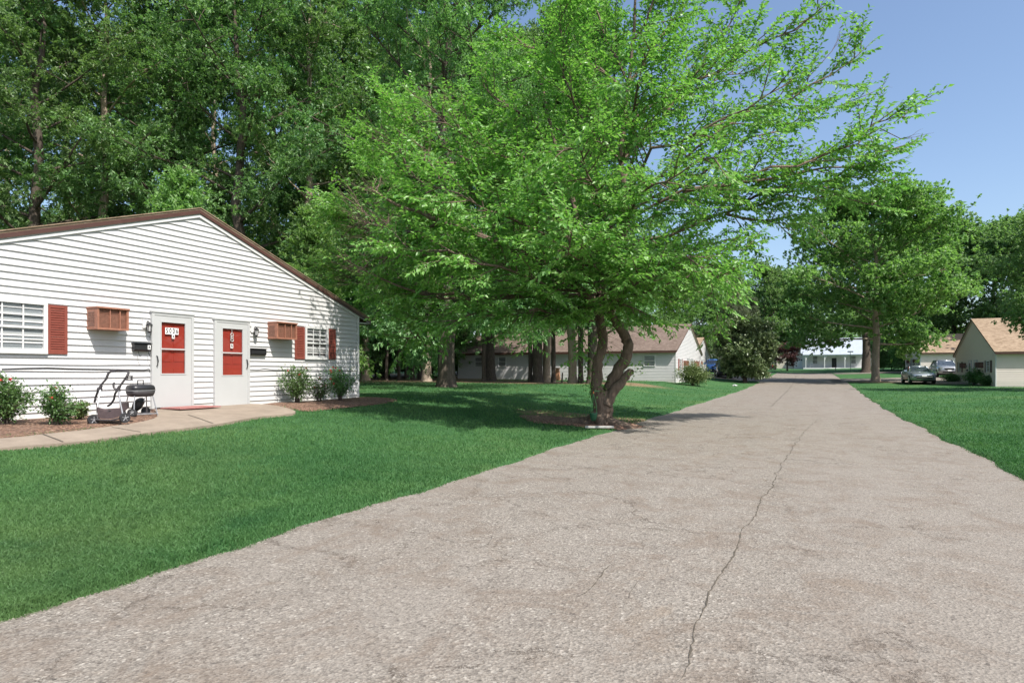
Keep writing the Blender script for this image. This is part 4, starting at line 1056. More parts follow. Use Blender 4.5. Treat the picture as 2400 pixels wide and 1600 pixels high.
def bush(name, pos, label, Rx, H, seed, leaf='leaf_rose', n=3500, ll=.05, lw=.03, flowers=0, fcol='flower_red', group=None, stems=26):
    rng = np.random.default_rng(seed); o = thing(name, pos, label, 'bush', group)
    P0, P1, A, B_ = [], [], [], []; tips = []
    for i in range(stems):
        a = rng.random()*6.28; sp = rng.random()**.6
        d = np.array([math.cos(a)*sp*Rx*1.0, math.sin(a)*sp*Rx*.85, H*(1-.42*sp*sp)*rng.uniform(.7, 1.05)])
        P = curve_pts((math.cos(a)*.08, math.sin(a)*.08, -.03), d+np.array([0, 0, H*.3]), 0.001, 1, rng); 
        q = [np.array([0, 0, -.03])+np.array([math.cos(a), math.sin(a), 0])*.06]
        for k in range(1, 6):
            t = k/5; q.append(np.array([d[0]*t**1.3, d[1]*t**1.3, d[2]*t**.85])+rng.normal(size=3)*.02*Rx)
        for k in range(5): P0.append(q[k]); P1.append(q[k+1]); A.append(.009*(1-k*.15)); B_.append(.009*(.85-k*.15))
        for k in (2, 3, 4, 5):
            for _ in range(3): 
                e = q[k]+rng.normal(size=3)*np.array([.14, .14, .1])*Rx; tips.append(e); P0.append(q[k]); P1.append(e); A.append(.003); B_.append(.0015)
    V, Fq = segs_mesh(np.array(P0), np.array(P1), np.array(A), np.array(B_), 4)
    np_mesh('stems', V, Fq, M['bark_grey'], o)
    T = np.array(tips); T = T[T[:, 2] > .06]; idx = rng.integers(0, len(T), n); B = T[idx]+rng.normal(size=(n, 3))*np.array([.1, .1, .08])*Rx
    B[:, 2] = np.maximum(B[:, 2], .03); D = unit_(rng.normal(size=(n, 3))+unit_(B-np.array([0, 0, H*.3]))*.8)
    leaves_mesh('foliage', B, D, ll*rng.uniform(.7, 1.3, n), lw, rng, M[leaf], o, var=.5+rng.normal(size=n)*.25)
    if flowers:
        top = T[np.argsort(-T[:, 2]+rng.normal(size=len(T))*.15)][:flowers]; FB = np.repeat(top, 10, 0); 
        fd = unit_(rng.normal(size=FB.shape)); leaves_mesh('blossoms', FB, fd, .035, .03, rng, M[fcol], o)
    return o
bush('rose_bush', gpos(14, 9.4), 'large rose bush cut by the left edge of the picture', .44, .8, 21, n=3400, flowers=5, group='rose bushes along the duplex')
bush('rose_bush', gpos(132, 9.6), 'low loose rose bush under the left air conditioner, beside the stroller', .31, .62, 22, n=1900, flowers=5, group='rose bushes along the duplex')
bush('weed_clump', gpos(186, 10.3), 'yellow green weeds left of the stroller', .22, .34, 26, n=700, leaf='leaf_olive', stems=10)
bush('rose_bush', gpos(697, 15.4), 'tall rose bush left of the pair below the small window', .46, 1.02, 23, n=3300, flowers=4, group='rose bushes along the duplex')
bush('rose_bush', gpos(748, 15.9), 'thin low rose bush between two taller ones below the small window', .4, .72, 27, n=1100, flowers=8, group='rose bushes along the duplex')
bush('rose_bush', gpos(796, 16.4), 'tall rose bush at the right corner of the duplex', .48, 1.02, 24, n=3000, flowers=6, group='rose bushes along the duplex')
bush('olive_shrub', gpos(1624, 46), 'yellowish green rounded shrub before the gable of the ranch house', 1.25, 1.55, 31, leaf='leaf_olive', n=9000, ll=.11, lw=.06, stems=50)
bush('low_shrub', gpos(2232, 53), 'low dark shrub at the far end of the near cottage front', .8, .6, 33, n=3500, ll=.1, lw=.06)
bush('rose_shrub', gpos(2282, 46), 'shrub with pale pink flowers below the dark door of the near cottage', .6, 1.15, 34, n=3800, ll=.1, lw=.06, flowers=14, fcol='flower_pink')
bush('rose_shrub', gpos(2312, 44), 'low spreading shrub at the near corner of the near cottage', .75, .7, 35, n=3200, ll=.1, lw=.06, flowers=8, fcol='flower_pink')

# ------------------------------------------------------------------ the leaning tree
def main_tree():
    rng = np.random.default_rng(77); Z0 = 15.4
    root = thing('leaning_tree', tuple(TB), 'bright green tree with crooked many-stemmed trunk at the road edge, nearest tree', 'tree')
    O = np.array(TB); limbs = []
    def L(pts, r0, r1, z=None, leafy=.25, dens=1.15):
        pts = [(p[0], p[1], (p[2] if len(p) > 2 else 0)+max(0, (1000-p[0])/250*5.5)) for p in pts]
        limbs.append((np.array([list(pt(p[0], p[1], Z0+(p[2] if len(p) > 2 else 0)))for p in pts])-O, r0, r1, leafy, dens))
    def bz(px, py): return (px, py, 0)
    # trunk and stems
    mb = MB()
    def stem(pts, rads, n=14):
        P = [np.array(pt(p[0], p[1], Z0+(p[2] if len(p) > 2 else 0)))-O for p in pts]
        # resample smoothly
        Q = []; RR_ = []; m = len(P)
        for i in range(m-1):
            p0, p1, p2, p3 = P[max(0, i-1)], P[i], P[i+1], P[min(m-1, i+2)]
            for k in range(4):
                t = k/4; Q.append(.5*((2*p1)+(-p0+p2)*t+(2*p0-5*p1+4*p2-p3)*t*t+(-p0+3*p1-3*p2+p3)*t**3)+rng.normal(size=3)*.012); RR_.append((rads[i]*(1-t)+rads[i+1]*t)*rng.uniform(.94, 1.07))
        Q.append(P[-1]); RR_.append(rads[-1]); mb.tube(Q, RR_, n)
    stem([(1404,1003),(1404,985),(1410,965),(1414,940),(1408,915)], [.4,.3,.23,.215,.18], 18)
    stem([(1398,995,-.02),(1406,960,-.05),(1400,925,-.1),(1398,885,-.1),(1402,845,-.1),(1414,805,-.1),(1408,765,-.05),(1402,725),(1404,695),(1422,640),(1444,580),(1468,520),(1464,450),(1456,380),(1460,300),(1474,200),(1482,100),(1490,0),(1497,-110)], [.2,.17,.15,.14,.125,.12,.115,.115,.11,.1,.1,.095,.08,.07,.06,.05,.04,.03,.015])
    stem([(1412,985,.1),(1420,950,.1),(1428,915,.05),(1442,880),(1462,846),(1472,815),(1466,790),(1450,765),(1434,738),(1420,712),(1408,680,.1),(1392,620,.3),(1366,555,.5),(1338,460,.7),(1308,360,.9),(1282,262,1.1),(1262,170,1.2),(1250,90,1.3)], [.2,.19,.17,.15,.14,.13,.125,.115,.1,.09,.085,.08,.075,.065,.055,.045,.03,.015])
    stem([(1420,950,-.12),(1440,915,-.12),(1462,888,-.1),(1478,868,-.05)], [.15,.13,.105,.085])
    stem([(1408,715),(1380,695,-.3),(1352,671,-.6),(1300,633,-1.0),(1240,600,-1.4),(1150,560,-1.9),(1040,520,-2.3),(930,480,-2.6),(870,445,-2.7)], [.1,.09,.085,.075,.06,.05,.04,.03,.015], 10)
    stem([(1398,712,.1),(1365,695,0),(1320,691,-.2),(1270,693,-.3),(1225,694,-.4),(1130,700,-.7),(1010,694,-1),(900,655,-1.3),(790,600,-1.5)], [.07,.06,.06,.055,.05,.035,.03,.02,.012], 8)
    for a in np.linspace(.4, 6.0, 7):   # surface roots
        r = rng.uniform(.45, .8); mb.tube([(.1*math.cos(a), .1*math.sin(a), .22), (.3*math.cos(a), .3*math.sin(a), .1), (r*math.cos(a+.1), r*math.sin(a+.1), -.02), (1.3*r*math.cos(a+.2), 1.3*r*math.sin(a+.2), -.1)], [.12, .1, .07, .03], 7)
    # long root sweeping left along the ground
    mb.tube([(-.15, -.25, .12), (-.6, -.35, .08), (-.95, -.3, .05), (-1.3, -.1, 0), (-1.5, 0, -.08)], [.12, .11, .1, .07, .04], 8)
    # leafy limbs: (px, py, depth offset)
    for P_ in (
      [(1352,671,-.6),(1240,600,-1.4),(1150,560,-1.9),(1040,520,-2.3),(930,480,-2.6),(870,445,-2.7)],
      [(1225,694,-.4),(1130,700,-.7),(1010,694,-1),(900,655,-1.3),(790,600,-1.5)],
      [(1400,690),(1290,660,1),(1170,650,1.8),(1040,650,2.2),(930,680,2.4),(860,720,2.5)],
      [(1366,555,.5),(1250,480,.2),(1100,380,0),(960,290,-.2),(905,235,-.2)],
      [(1366,555,.5),(1260,510,1.2),(1130,460,2),(980,420,2.4),(860,380,2.7)],
      [(1338,460,.7),(1230,400,-.3),(1100,330,-1.2),(1000,250,-1.7)],
      [(1338,460,.7),(1230,380,1.3),(1120,300,1.7),(1060,240,1.9)],
      [(1308,360,.9),(1230,290,.3),(1160,230,0),(1120,200,0)],
      [(1440,600),(1330,560,-1.2),(1200,520,-2.4),(1060,460,-3.2),(950,390,-3.5)],
      [(1400,690),(1300,680,-1.5),(1180,640,-2.6),(1050,600,-3.2),(930,600,-3.5),(850,620,-3.5)],
      [(1240,600,-1.4),(1120,620,-1.8),(1000,600,-2),(880,560,-2),(790,500,-2)],
      [(1100,380,0),(1000,380,-.4),(920,360,-.5),(870,310,-.5)],
      [(1040,520,-2.3),(930,540,-2.2),(840,520,-2),(760,480,-2)],
      [(900,655,-1.3),(820,660,-1.1),(750,640,-1)],
      [(1450,200),(1380,145,.2),(1270,112,.4),(1180,104,.6)],
      [(1456,380),(1390,300,-.6),(1340,220,-1),(1320,120,-1.3),(1310,20,-1.5)],
      [(1262,170,1.2),(1290,80,1.2),(1330,0,1.2),(1350,-100,1.2)],
      [(1474,200),(1420,100,.6),(1390,0,1),(1370,-90,1.2)],
      [(1482,100),(1540,0,-.5),(1570,-90,-.8)],
      [(1464,450),(1560,400,-.2),(1700,300,-.4),(1850,232,-.5),(1960,170,-.5),(2020,115,-.5)],
      [(1468,500),(1600,430,.6),(1760,330,1),(1900,265,1.2),(2000,235,1.3)],
      [(1468,520),(1600,450,-.7),(1800,400,-1.2),(1950,365,-1.4),(2060,300,-1.5),(2130,268,-1.5)],
      [(1600,450,-.7),(1780,430,-.4),(1930,400,-.2),(2040,380,0),(2120,340,0)],
      [(1440,600),(1560,540,.3),(1700,502,.4),(1850,465,.5),(1960,462,.5),(2040,480,.5)],
      [(1700,502,.4),(1800,510,.6),(1860,545,.8)],
      [(1700,502,.4),(1850,440,.2),(1990,420,0),(2080,430,0)],
      [(1430,650),(1520,660,-.6),(1600,672,-.9),(1660,695,-1.0),(1700,720,-1.0)],
      [(1425,680),(1490,685,.9),(1560,690,1.3),(1610,705,1.4)],
      [(1430,600),(1520,600,-1.8),(1620,620,-2.6),(1700,650,-2.8)],
      [(1430,640),(1550,620,-.8),(1680,600,-1.2),(1750,580,-1.4)],
      [(1415,690),(1520,650,.8),(1620,620,1.2),(1690,625,1.3),(1730,640,1.3)],
      [(1405,720),(1480,690,-.9),(1570,650,-1.6),(1640,635,-1.8),(1690,640,-1.8)],
      [(1430,640),(1530,620,1.6),(1630,585,2.4),(1680,590,2.6)],
      [(1456,380),(1550,280,.3),(1650,150,.5),(1720,40,.6),(1760,-60,.6)],
      [(1460,300),(1600,200,-.5),(1750,120,-.8),(1860,60,-1),(1930,20,-1)],
      [(1474,200),(1560,80,.6),(1620,-30,.9),(1650,-110,1)],
      [(1464,420),(1520,300,1.5),(1600,220,2.5),(1700,180,3.2),(1800,150,3.5)],
      [(1464,450),(1540,360,-1.6),(1640,300,-2.6),(1760,250,-3.2),(1860,190,-3.4)],
      [(1440,600),(1480,500,-1.5),(1530,440,-2.8),(1600,400,-3.6),(1690,370,-4)],
      [(1440,600),(1500,520,1.6),(1580,480,3),(1680,440,4)],
      [(1450,560),(1400,470,1.5),(1360,380,3),(1300,300,4)],
      [(1450,560),(1400,480,-1.5),(1380,400,-3),(1330,330,-4)],
      [(1456,380),(1480,280,-1.4),(1500,180,-2.4),(1520,100,-3)],
      [(1408,690),(1370,640,-1.4),(1360,600,-2.8),(1330,560,-4)],
      [(1408,700),(1400,650,1.5),(1340,610,3),(1250,590,4)],
      [(1404,700),(1440,680,-1.2),(1480,660,-2.4),(1540,640,-3.2)],
      [(1402,740,-.05),(1370,745,-.5),(1340,765,-.8)],
      [(1408,700),(1430,720,-.9),(1480,722,-1.5),(1510,728,-1.7)],
      [(1398,712),(1300,730,-1),(1210,740,-1.6),(1120,735,-2),(1060,760,-2.2)],
      [(1130,700,-.7),(1060,740,-.6),(990,770,-.6),(950,800,-.6)],
      ):
        L(P_, .042, .009)
    S0, S1, Q0, Q1 = [], [], [], []; LB, LD = [], []
    def addpoly(P, r0, r1):
        m = len(P)-1
        for i in range(m):
            S0.append(P[i]); S1.append(P[i+1]); Q0.append(r0+(r1-r0)*i/m); Q1.append(r0+(r1-r0)*(i+1)/m)
    def at(P, cum, s):
        i = min(len(P)-2, int(np.searchsorted(cum, s, 'right')-1)); f = (s-cum[i])/(cum[i+1]-cum[i]); return P[i]*(1-f)+P[i+1]*f, unit_(P[i+1]-P[i])
    def twigleaves(P, n, sd):
        cum = np.r_[0, np.cumsum(np.linalg.norm(np.diff(P, axis=0), axis=1))]
        for k in range(n):
            s = cum[-1]*(k+.6)/n; b, d = at(P, cum, min(s, cum[-1]*.999)); side = sd*(1 if k % 2 else -1)
            LB.append(b); LD.append(unit_(d*.75+side*.75+rng.normal(size=3)*.28-np.array([0, 0, .28])))
    for P, r0, r1, leafy, dens in limbs:
        ex_, _, _ = project(P[-1]+O); dens *= .78 if ex_ > 1600 else 1.0
        P = np.concatenate([P[:1]]+[np.stack([P[i]*(1-t)+P[i+1]*t for t in (.5, 1)]) for i in range(len(P)-1)])
        P[1:] += rng.normal(size=P[1:].shape)*.07
        cum = np.r_[0, np.cumsum(np.linalg.norm(np.diff(P, axis=0), axis=1))]; tot = cum[-1]; addpoly(P, r0, r1)
        s = tot*.12; 
        while s < tot:
            b, d = at(P, cum, s); f = s/tot
            rnd = rng.normal(size=3); rnd[2] = rnd[2]*.45+.12; rnd -= d*np.dot(rnd, d); rnd = unit_(rnd)
            sd = unit_(d*1.0+rnd*.8); L2 = (1.75-.95*f)*rng.uniform(.55, 1.2); P2 = curve_pts(b, sd, L2, 5, rng, .1, .03)
            addpoly(P2, .016, .005)
            c2 = np.r_[0, np.cumsum(np.linalg.norm(np.diff(P2, axis=0), axis=1))]; s2 = L2*.15; sg = 1
            flatn = unit_(np.array([rng.normal()*.3, rng.normal()*.3, 1.0]))
            while s2 < L2:
                b2, d2 = at(P2, c2, s2); sidev = unit_(np.cross(d2, flatn))*sg; sg = -sg
                d3 = unit_(d2*.8+sidev*.75+rng.normal(size=3)*.15); L3 = rng.uniform(.28, .62)
                P3 = curve_pts(b2, d3, L3, 2, rng, .1, -.05); addpoly(P3, .004, .002)
                twigleaves(P3, int(L3/.05)+2, unit_(np.cross(d3, flatn)))
                s2 += .115/dens
            twigleaves(P2[2:], int(L2/.09), unit_(np.cross(sd, flatn)))
            s += .2/dens
        Pt = curve_pts(P[-1], d, .5, 3, rng, .1, .02); addpoly(Pt, .006, .002); twigleaves(Pt, 12, unit_(np.cross(d, [0, 0, 1.])))
    # bare dead twigs at the right and lower right of the crown
    for P_ in ([(2000,235,1.3),(2050,215,1.3),(2075,195,1.3)],[(2060,300,-1.5),(2110,325,-1.5),(2155,320,-1.5)],[(1850,232,-.5),(1950,120,-.5),(1970,80,-.5)],[(1680,600,-1.2),(1700,562,-1.2),(1740,558,-1.2),(1778,552,-1.2)],[(1860,60,-1),(1915,35,-1),(1932,15,-1)]):
        P = np.array([list(pt(p[0], p[1], Z0+p[2])) for p in P_])-O; addpoly(P, .012, .003)
        for k in range(5):
            b = P[0]*(1-k/5)+P[-1]*(k/5) if k else P[1]; addpoly(curve_pts(P[1]+(P[-1]-P[1])*k/5, unit_(P[-1]-P[1])+rng.normal(size=3)*.5, .35, 3, rng, .15), .005, .0015)
    V, Fq = segs_mesh(np.array(S0), np.array(S1), np.array(Q0), np.array(Q1), 5)
    b0 = len(mb.v); mb.v.extend(V.tolist()); mb.f.extend([tuple(int(i)+b0 for i in f) for f in Fq]); mb.m.extend([0]*len(Fq))
    mb.build('trunk', M['bark_main'], root, smooth=True)
    B = np.array(LB); D = np.array(LD)
    W_ = B+O; t_ = (W_[:, 0]+12)/SUN.x; yh = W_[:, 1]-SUN.y*t_; zh = W_[:, 2]-SUN.z*t_   # crown shaped for light: most leaves that would shade the gable are dropped
    cut = (yh > 8.5) & (yh < np.where(zh < 2.0, 14.7, 13.9)) & (zh > .2) & (zh < 4.6) & (W_[:, 0] > -12) & (rng.random(len(B)) < .9)
    qx, qy, qz = project(W_)   # no shoots along the bare lower stems
    cut |= (qx > 1395) & (qx < 1500) & (qy > 765) & (rng.random(len(B)) < .85)
    B, D = B[~cut], D[~cut]; n = len(B); open('/tmp/info.txt','a').write('leaves %d\n' % n)
    leaves_mesh('crown', B, D, .123*rng.uniform(.65, 1.25, n), .066*rng.uniform(.8, 1.2, n), rng, M['leaf_main'], root, up_bias=.6, var=.5+rng.normal(size=n)*.22)
    # epicormic tufts low on the trunk
    C = np.array([list(pt(px_, py_, Z0-.15)) for px_, py_ in ((1478,868),(1485,862),(1405,800),(1400,900),(1388,905),(1430,760),(1445,700),(1396,915),(1375,870))])-O
    n = 420; idx = rng.integers(0, len(C), n); tag(leaves_mesh('trunk_shoots', C[idx]+rng.normal(size=(n, 3))*.13, unit_(rng.normal(size=(n, 3))), .09, .045, rng, M['leaf_main'], root), kind='stuff')
main_tree()

# ------------------------------------------------------------------ grass blades
def grass():
    rng = np.random.default_rng(5); n = 1000000
    # uniform-ish over the picture: random column and random row mapped to the ground
    px = rng.uniform(-60, 2460, n); ex = rng.random(n) < .26; px = np.where(ex, np.where(rng.random(n) < .5, rng.uniform(-900, -60, n), rng.uniform(2460, 3300, n)), px); py = 893+(1470-893)*rng.random(n)**.85
    Z = F_PX*1.15/(py-HZ); Z *= rng.uniform(.93, 1.07, n)
    u = px-1200; R_ = Z*u/F_PX; X = -SA*Z+CB*R_; Y = CB*Z+SA*R_
    gl = edgeL(Y); gr = edgeR(Y)
    ok = ((X < gl+.05) | (X > gr-.05)) & (X > -60) & (Z > 1.6) & (Z < 50)
    ok &= ~((X < -11.93) & (Y < 14.62) & (Y > 3.9))
    ok &= ~((X > -60) & (X < -9.0) & (Y > 48.5)) & ~((X > 11.6) & (Y > 52.5))
    def inside(poly, X, Y):
        P = np.array(poly); c = np.zeros(len(X), bool); j = len(P)-1
        for i in range(len(P)):
            xi, yi = P[i]; xj, yj = P[j]
            c ^= ((yi > Y) != (yj > Y)) & (X < (xj-xi)*(Y-yi)/(yj-yi+1e-12)+xi); j = i
        return c
    walk_poly = outer+inner
    ok &= ~inside(walk_poly, X, Y)
    ok &= ~((X < -9.9) & (Y < 8.2)) & ~(inside([(-12,10.75),(-10.9,10.62),(-10,10.4),(-9.95,11.3),(-10.05,12.5),(-10.2,13.6),(-10.7,14.8),(-11.6,15.3),(-12.2,15)], X, Y) & (rng.random(n) < .97))
    tr = np.hypot((X-TB.x+.45)/1.55, (Y-TB.y-.1)/.95); ok &= ~((tr < 1) & (rng.random(n) < .97))
    # thin the blades where leaf litter lies under the trees
    lit = np.hypot((X+18)/10, (Y-39.5)/4.2) < 1
    ok &= ~(lit & (rng.random(n) < .97))
    X, Y, Z = X[ok], Y[ok], Z[ok]; n = len(X); pass
    h = rng.uniform(.028, .055, n)*(1+.25*np.sin(X*1.3+Y*.7)*np.sin(Y*1.9)); h *= np.clip(1+(Z-12)*.01, 1, 1.3)
    tuft = rng.random(n) < .03; h[tuft] *= 1.5
    wd = np.clip(.0035+Z*.00075, .004, .05); a = rng.random(n)*2*np.pi; lean = rng.uniform(.1, 1.1, n); b = rng.random(n)*2*np.pi
    z = g(X, Y); B = np.stack([X, Y, z-.01], -1); S = np.stack([np.cos(a), np.sin(a), 0*a], -1)*wd[:, None]*.5
    m = B+np.stack([np.cos(b)*lean*h*.35, np.sin(b)*lean*h*.35, h*.65+.01], -1); T = B+np.stack([np.cos(b)*lean*h, np.sin(b)*lean*h, h*.95+.01], -1)
    V = np.stack([B-S, B+S, m+S*.7, T, m-S*.7], 1).reshape(-1, 3)
    F5 = np.arange(5*n).reshape(n, 5)
    var = .45+.25*np.sin(X*.8+1.3*np.sin(Y*.5))*np.sin(Y*.9+X*.2)+rng.normal(size=n)*.16
    tag(np_mesh('grass', V, F5, M['grassblade'], attr={'var': np.repeat(np.clip(var, 0, 1), 5)}), 'short mown emerald green grass of the lawns', 'grass', kind='stuff')
grass()

# ------------------------------------------------------------------ cars
def car(name, pos, rz, label, paint_m, kind='sedan', group='parked cars', far=False):
    """front towards local -y"""
    o = thing(name, pos, label, 'car', group, rz)
    S = dict(
      sedan=dict(L=4.7, W=.9, zb=.2, prof=[(-2.35,.52,.62,.55),(-2.28,.3,.74,.78),(-2.0,.24,.84,.86),(-1.2,.22,.93,.9),(-.75,.22,.97,.9),(.4,.22,.98,.9),(1.3,.22,1.0,.9),(1.95,.24,1.02,.88),(2.25,.3,.98,.82),(2.35,.5,.85,.7)],
                 cab=[(-.85,.98,.76,.0),(-.05,1.38,.6,.0),(.35,1.43,.58,0),(.95,1.4,.58,0),(1.75,1.04,.7,0)], wy=(-1.45,1.35), wr=.33),
      suv=dict(L=4.8, W=.96, zb=.28, prof=[(-2.4,.55,.75,.7),(-2.33,.38,.98,.88),(-2.1,.32,1.08,.93),(-1.2,.3,1.16,.96),(-.9,.3,1.18,.96),(.4,.3,1.2,.96),(1.6,.3,1.2,.96),(2.2,.32,1.18,.94),(2.38,.4,1.1,.88)],
                 cab=[(-1.0,1.17,.82,0),(-.3,1.66,.68,0),(.2,1.74,.67,0),(1.6,1.72,.67,0),(2.2,1.2,.8,0)], wy=(-1.5,1.45), wr=.38))[kind]
    mb = MB(); rings = []
    for (y, zb, zt, w_) in S['prof']:
        rings.append([(-w_*.9,y,zb),(-w_,y,zb+.12),(-w_*1.0,y,(zb+zt)*.52),(-w_*.985,y,zt-.1),(-w_*.9,y,zt-.01),(-w_*.45,y,zt+.03),(0,y,zt+.04),
                      (w_*.45,y,zt+.03),(w_*.9,y,zt-.01),(w_*.985,y,zt-.1),(w_,y,(zb+zt)*.52),(w_,y,zb+.12),(w_*.9,y,zb)])
    mb.loft(rings)
    # roof skin and pillars
    c = S['cab']; zt = c[1][1]
    rr = [[(-w_*.96,y,z-.02),(-w_*.6,y,z+.015),(0,y,z+.03),(w_*.6,y,z+.015),(w_*.96,y,z-.02),(0,y,z-.04)] for (y,z,w_,_) in c[1:-1]]
    mb.loft(rr)
    for sx in (-1, 1):
        mb.tube([(sx*c[0][2],c[0][0],c[0][1]-.02),(sx*c[1][2],c[1][0],c[1][1]-.02)], .035, 5)
        mb.tube([(sx*c[-1][2],c[-1][0],c[-1][1]-.02),(sx*c[-2][2],c[-2][0],c[-2][1]-.02)], .045, 5)
        ym = (c[1][0]+c[-2][0])/2; mb.tube([(sx*(c[0][2]+.02),ym,c[0][1]),(sx*(c[2][2]+.01),ym,c[2][1]-.02)], .035, 5)
        mb.tube([(sx*c[k][2],c[k][0],c[k][1]-.015) for k in range(1, len(c)-1)], .03, 5)
    body = mb.build('body', M[paint_m], o, smooth=True)
    mb = MB(); mb.loft([[(-w_*.985,y,.9 if kind=='sedan' else 1.1),(-w_*.97,y,z-.02),(w_*.97,y,z-.02),(w_*.985,y,.9 if kind=='sedan' else 1.1)] for (y,z,w_,_) in c])
    mb.build('windows', M['car_glass'], o)
    W_ = S['W']; p0 = S['prof'][0]; p1 = S['prof'][1]; zh = p1[2]
    for sx in (-1, 1):
        for wy in S['wy']:
            r = S['wr']; t = mb = MB()
            mb.tube([(sx*(W_-.2),wy,r),(sx*(W_-.19),wy,r),(sx*(W_+.0),wy,r),(sx*(W_+.015),wy,r)], [r*.9,r,r,r*.93], 20)
            wh = mb.build('wheel', M['rubber'], o, smooth=False)
            mb = MB(); mb.tube([(sx*(W_+.012),wy,r),(sx*(W_+.025),wy,r)], [r*.62,r*.6], 16)
            mb.build('rim', M['alu'], wh)
        mb = MB(); r = S['wr']   # wheel arch lip
        mb = MB()
        y0 = p1[0]+.02
        mb.hexa([(sx*W_*.5,y0-.05,zh-.22),(sx*W_*.84,y0+.0,zh-.2),(sx*W_*.8,y0+.22,zh-.18),(sx*W_*.5,y0+.2,zh-.2),(sx*W_*.48,y0-.02,zh-.07),(sx*W_*.86,y0+.05,zh-.05),(sx*W_*.8,y0+.25,zh-.03),(sx*W_*.5,y0+.2,zh-.06)])
        mb.build('headlight', M['headlight'], o)
        mb = MB(); yb = S['prof'][-2][0]; zz = S['prof'][-2][2]
        mb.box(min(sx*W_*.5,sx*W_*.88), max(sx*W_*.5,sx*W_*.88), yb-.05, yb+.07, zz-.25, zz-.08); mb.build('tail_light', M['tail_red'], o)
        mb = MB(); mb.loft([[(sx*(W_+.02),-.72,c[0][1]-.02),(sx*(W_+.02),-.62,c[0][1]-.02),(sx*(W_+.02),-.62,c[0][1]+.13),(sx*(W_+.02),-.7,c[0][1]+.13)],[(sx*(W_+.2),-.7,c[0][1]+.0),(sx*(W_+.2),-.64,c[0][1]+.0),(sx*(W_+.2),-.64,c[0][1]+.11),(sx*(W_+.2),-.69,c[0][1]+.11)]])
        mb.tube([(sx*(W_-.1),-.67,c[0][1]-.03),(sx*(W_+.06),-.67,c[0][1]+.02)], .02, 5); mb.build('side_mirror', M[paint_m], o)
    yf = p0[0]
    mb = MB(); mb.box(-W_*.42, W_*.42, yf-.0, yf+.14, zh-.26, zh-.1); mb.box(-W_*.6, W_*.6, yf-.012, yf+.14, p0[1]-.12, p0[1]-.0)
    mb.build('grille', M['black'], o)
    mb = MB(); mb.box(-W_*.44, W_*.44, yf-.012, yf+.1, zh-.1, zh-.075)
    mb.box(-W_*.62, W_*.62, yf-.03, yf+.1, p0[1]+.01, p0[1]+.04); mb.build('bumper_trim', M['chrome'], o)
    mb = MB(); mb.box(-.16, .16, yf-.045, yf-.015, p0[1]+.05, p0[1]+.17); mb.build('license_plate', M['plate_white'], o)
    mb = MB(); mb.box(-W_*.8, W_*.8, -2.0, 2.0, .16, .35); mb.build('underbody', M['rubber'], o)
    return o
def onpos(px, Z, lift=.045):
    p = gpos(px, Z); p.z += lift; return p
car('parked_sedan', onpos(2151, 51.8), math.radians(3), 'silver grey sedan parked beside the big maple, facing the camera', 'paint_silver', 'sedan')
car('parked_suv', onpos(2213, 64), math.radians(1), 'silver suv parked behind the silver sedan by the cottage', 'paint_grey', 'suv')
car('parked_suv', onpos(1699, 66.5), math.radians(12), 'dark navy suv with its front half hidden by the magnolia', 'paint_navy', 'suv')
car('parked_suv', onpos(1672, 73), math.radians(12), 'bright blue suv parked behind the dark navy one', 'paint_blue', 'suv')
car('parked_car', onpos(1790, 122, 0), math.radians(80), 'red car far off left of the beige house', 'paint_red', 'sedan')
car('parked_car', onpos(1071, 72, 0), math.radians(60), 'dark car just showing past the left end of the ranch house', 'paint_dark', 'sedan')
for i, px in enumerate((1806, 1816)):
    c = gpos(px, 118); r = thing('trash_bin', c, 'dark wheeled trash bin by the red car, %s of two' % ('left', 'right')[i], 'trash bin', 'far trash bins')
    mb = MB(); mb.loft([[(-.25,-.28,.05),(.25,-.28,.05),(.25,.28,.05),(-.25,.28,.05)],[(-.32,-.36,1.0),(.32,-.36,1.0),(.32,.36,1.0),(-.32,.36,1.0)]]); mb.build('bin_body', M['char'], r)
    mb = MB(); mb.loft([[(-.35,-.4,1.01),(.35,-.4,1.01),(.35,.4,1.01),(-.35,.4,1.01)],[(-.3,-.3,1.1),(.3,-.3,1.1),(.3,.36,1.12),(-.3,.36,1.12)]]); mb.build('lid', M['black'], r)
# mailbox on post and sign post in front of the porch house
c = gpos(1958, 108); r = thing('post_mailbox', c, 'black mailbox on a post before the porch house door', 'mailbox')
mb = MB(); mb.box(-.05, .05, -.05, .05, -.1, .95); mb.build('post', M['dark_brown'], r)
mb = MB(); mb.loft([[(x*.14, y, 1.06+z*.13) for x, z in [(-1,-.85),(1,-.85),(1,.3),(.7,.85),(0,1.1),(-.7,.85),(-1,.3)]] for y in (-.3, .3)]); mb.build('box', M['black'], r)
c = gpos(1993, 98); r = thing('sign_post', c, 'thin green metal post standing on the grass before the porch house', 'post')
mb = MB(); mb.tube([(0,0,-.1),(0,0,3.1)], .035, 8); mb.build('pole', M['green_pot'], r)
mb = MB(); mb.box(-.4, .4, -.02, .02, 3.1, 3.28); mb.build('name_blade', M['green_pot'], r)
mb = MB(); c = gpos(1307, 50); r = thing('wooden_bin', c, 'narrow brown wooden box against the ranch house wall behind the oaks', 'box')
mb.loft([[(-.2,-.15,0),(.2,-.15,0),(.2,.15,0),(-.2,.15,0)],[(-.12,-.1,.95),(.12,-.1,.95),(.12,.1,.95),(-.12,.1,.95)]]); mb.build('box_body', M['wood'], r)
mb = MB(); mb.box(-.16, .16, -.14, .14, .95, 1.02); mb.build('lid', M['wood'], r)
c = gpos(1317, 42); mb = MB(); mb.tube([tuple(c-Vector((0,0,.1))), tuple(c+Vector((.02,0,.35))), tuple(c+Vector((.04,0,.68)))], [.06,.055,.05], 7)
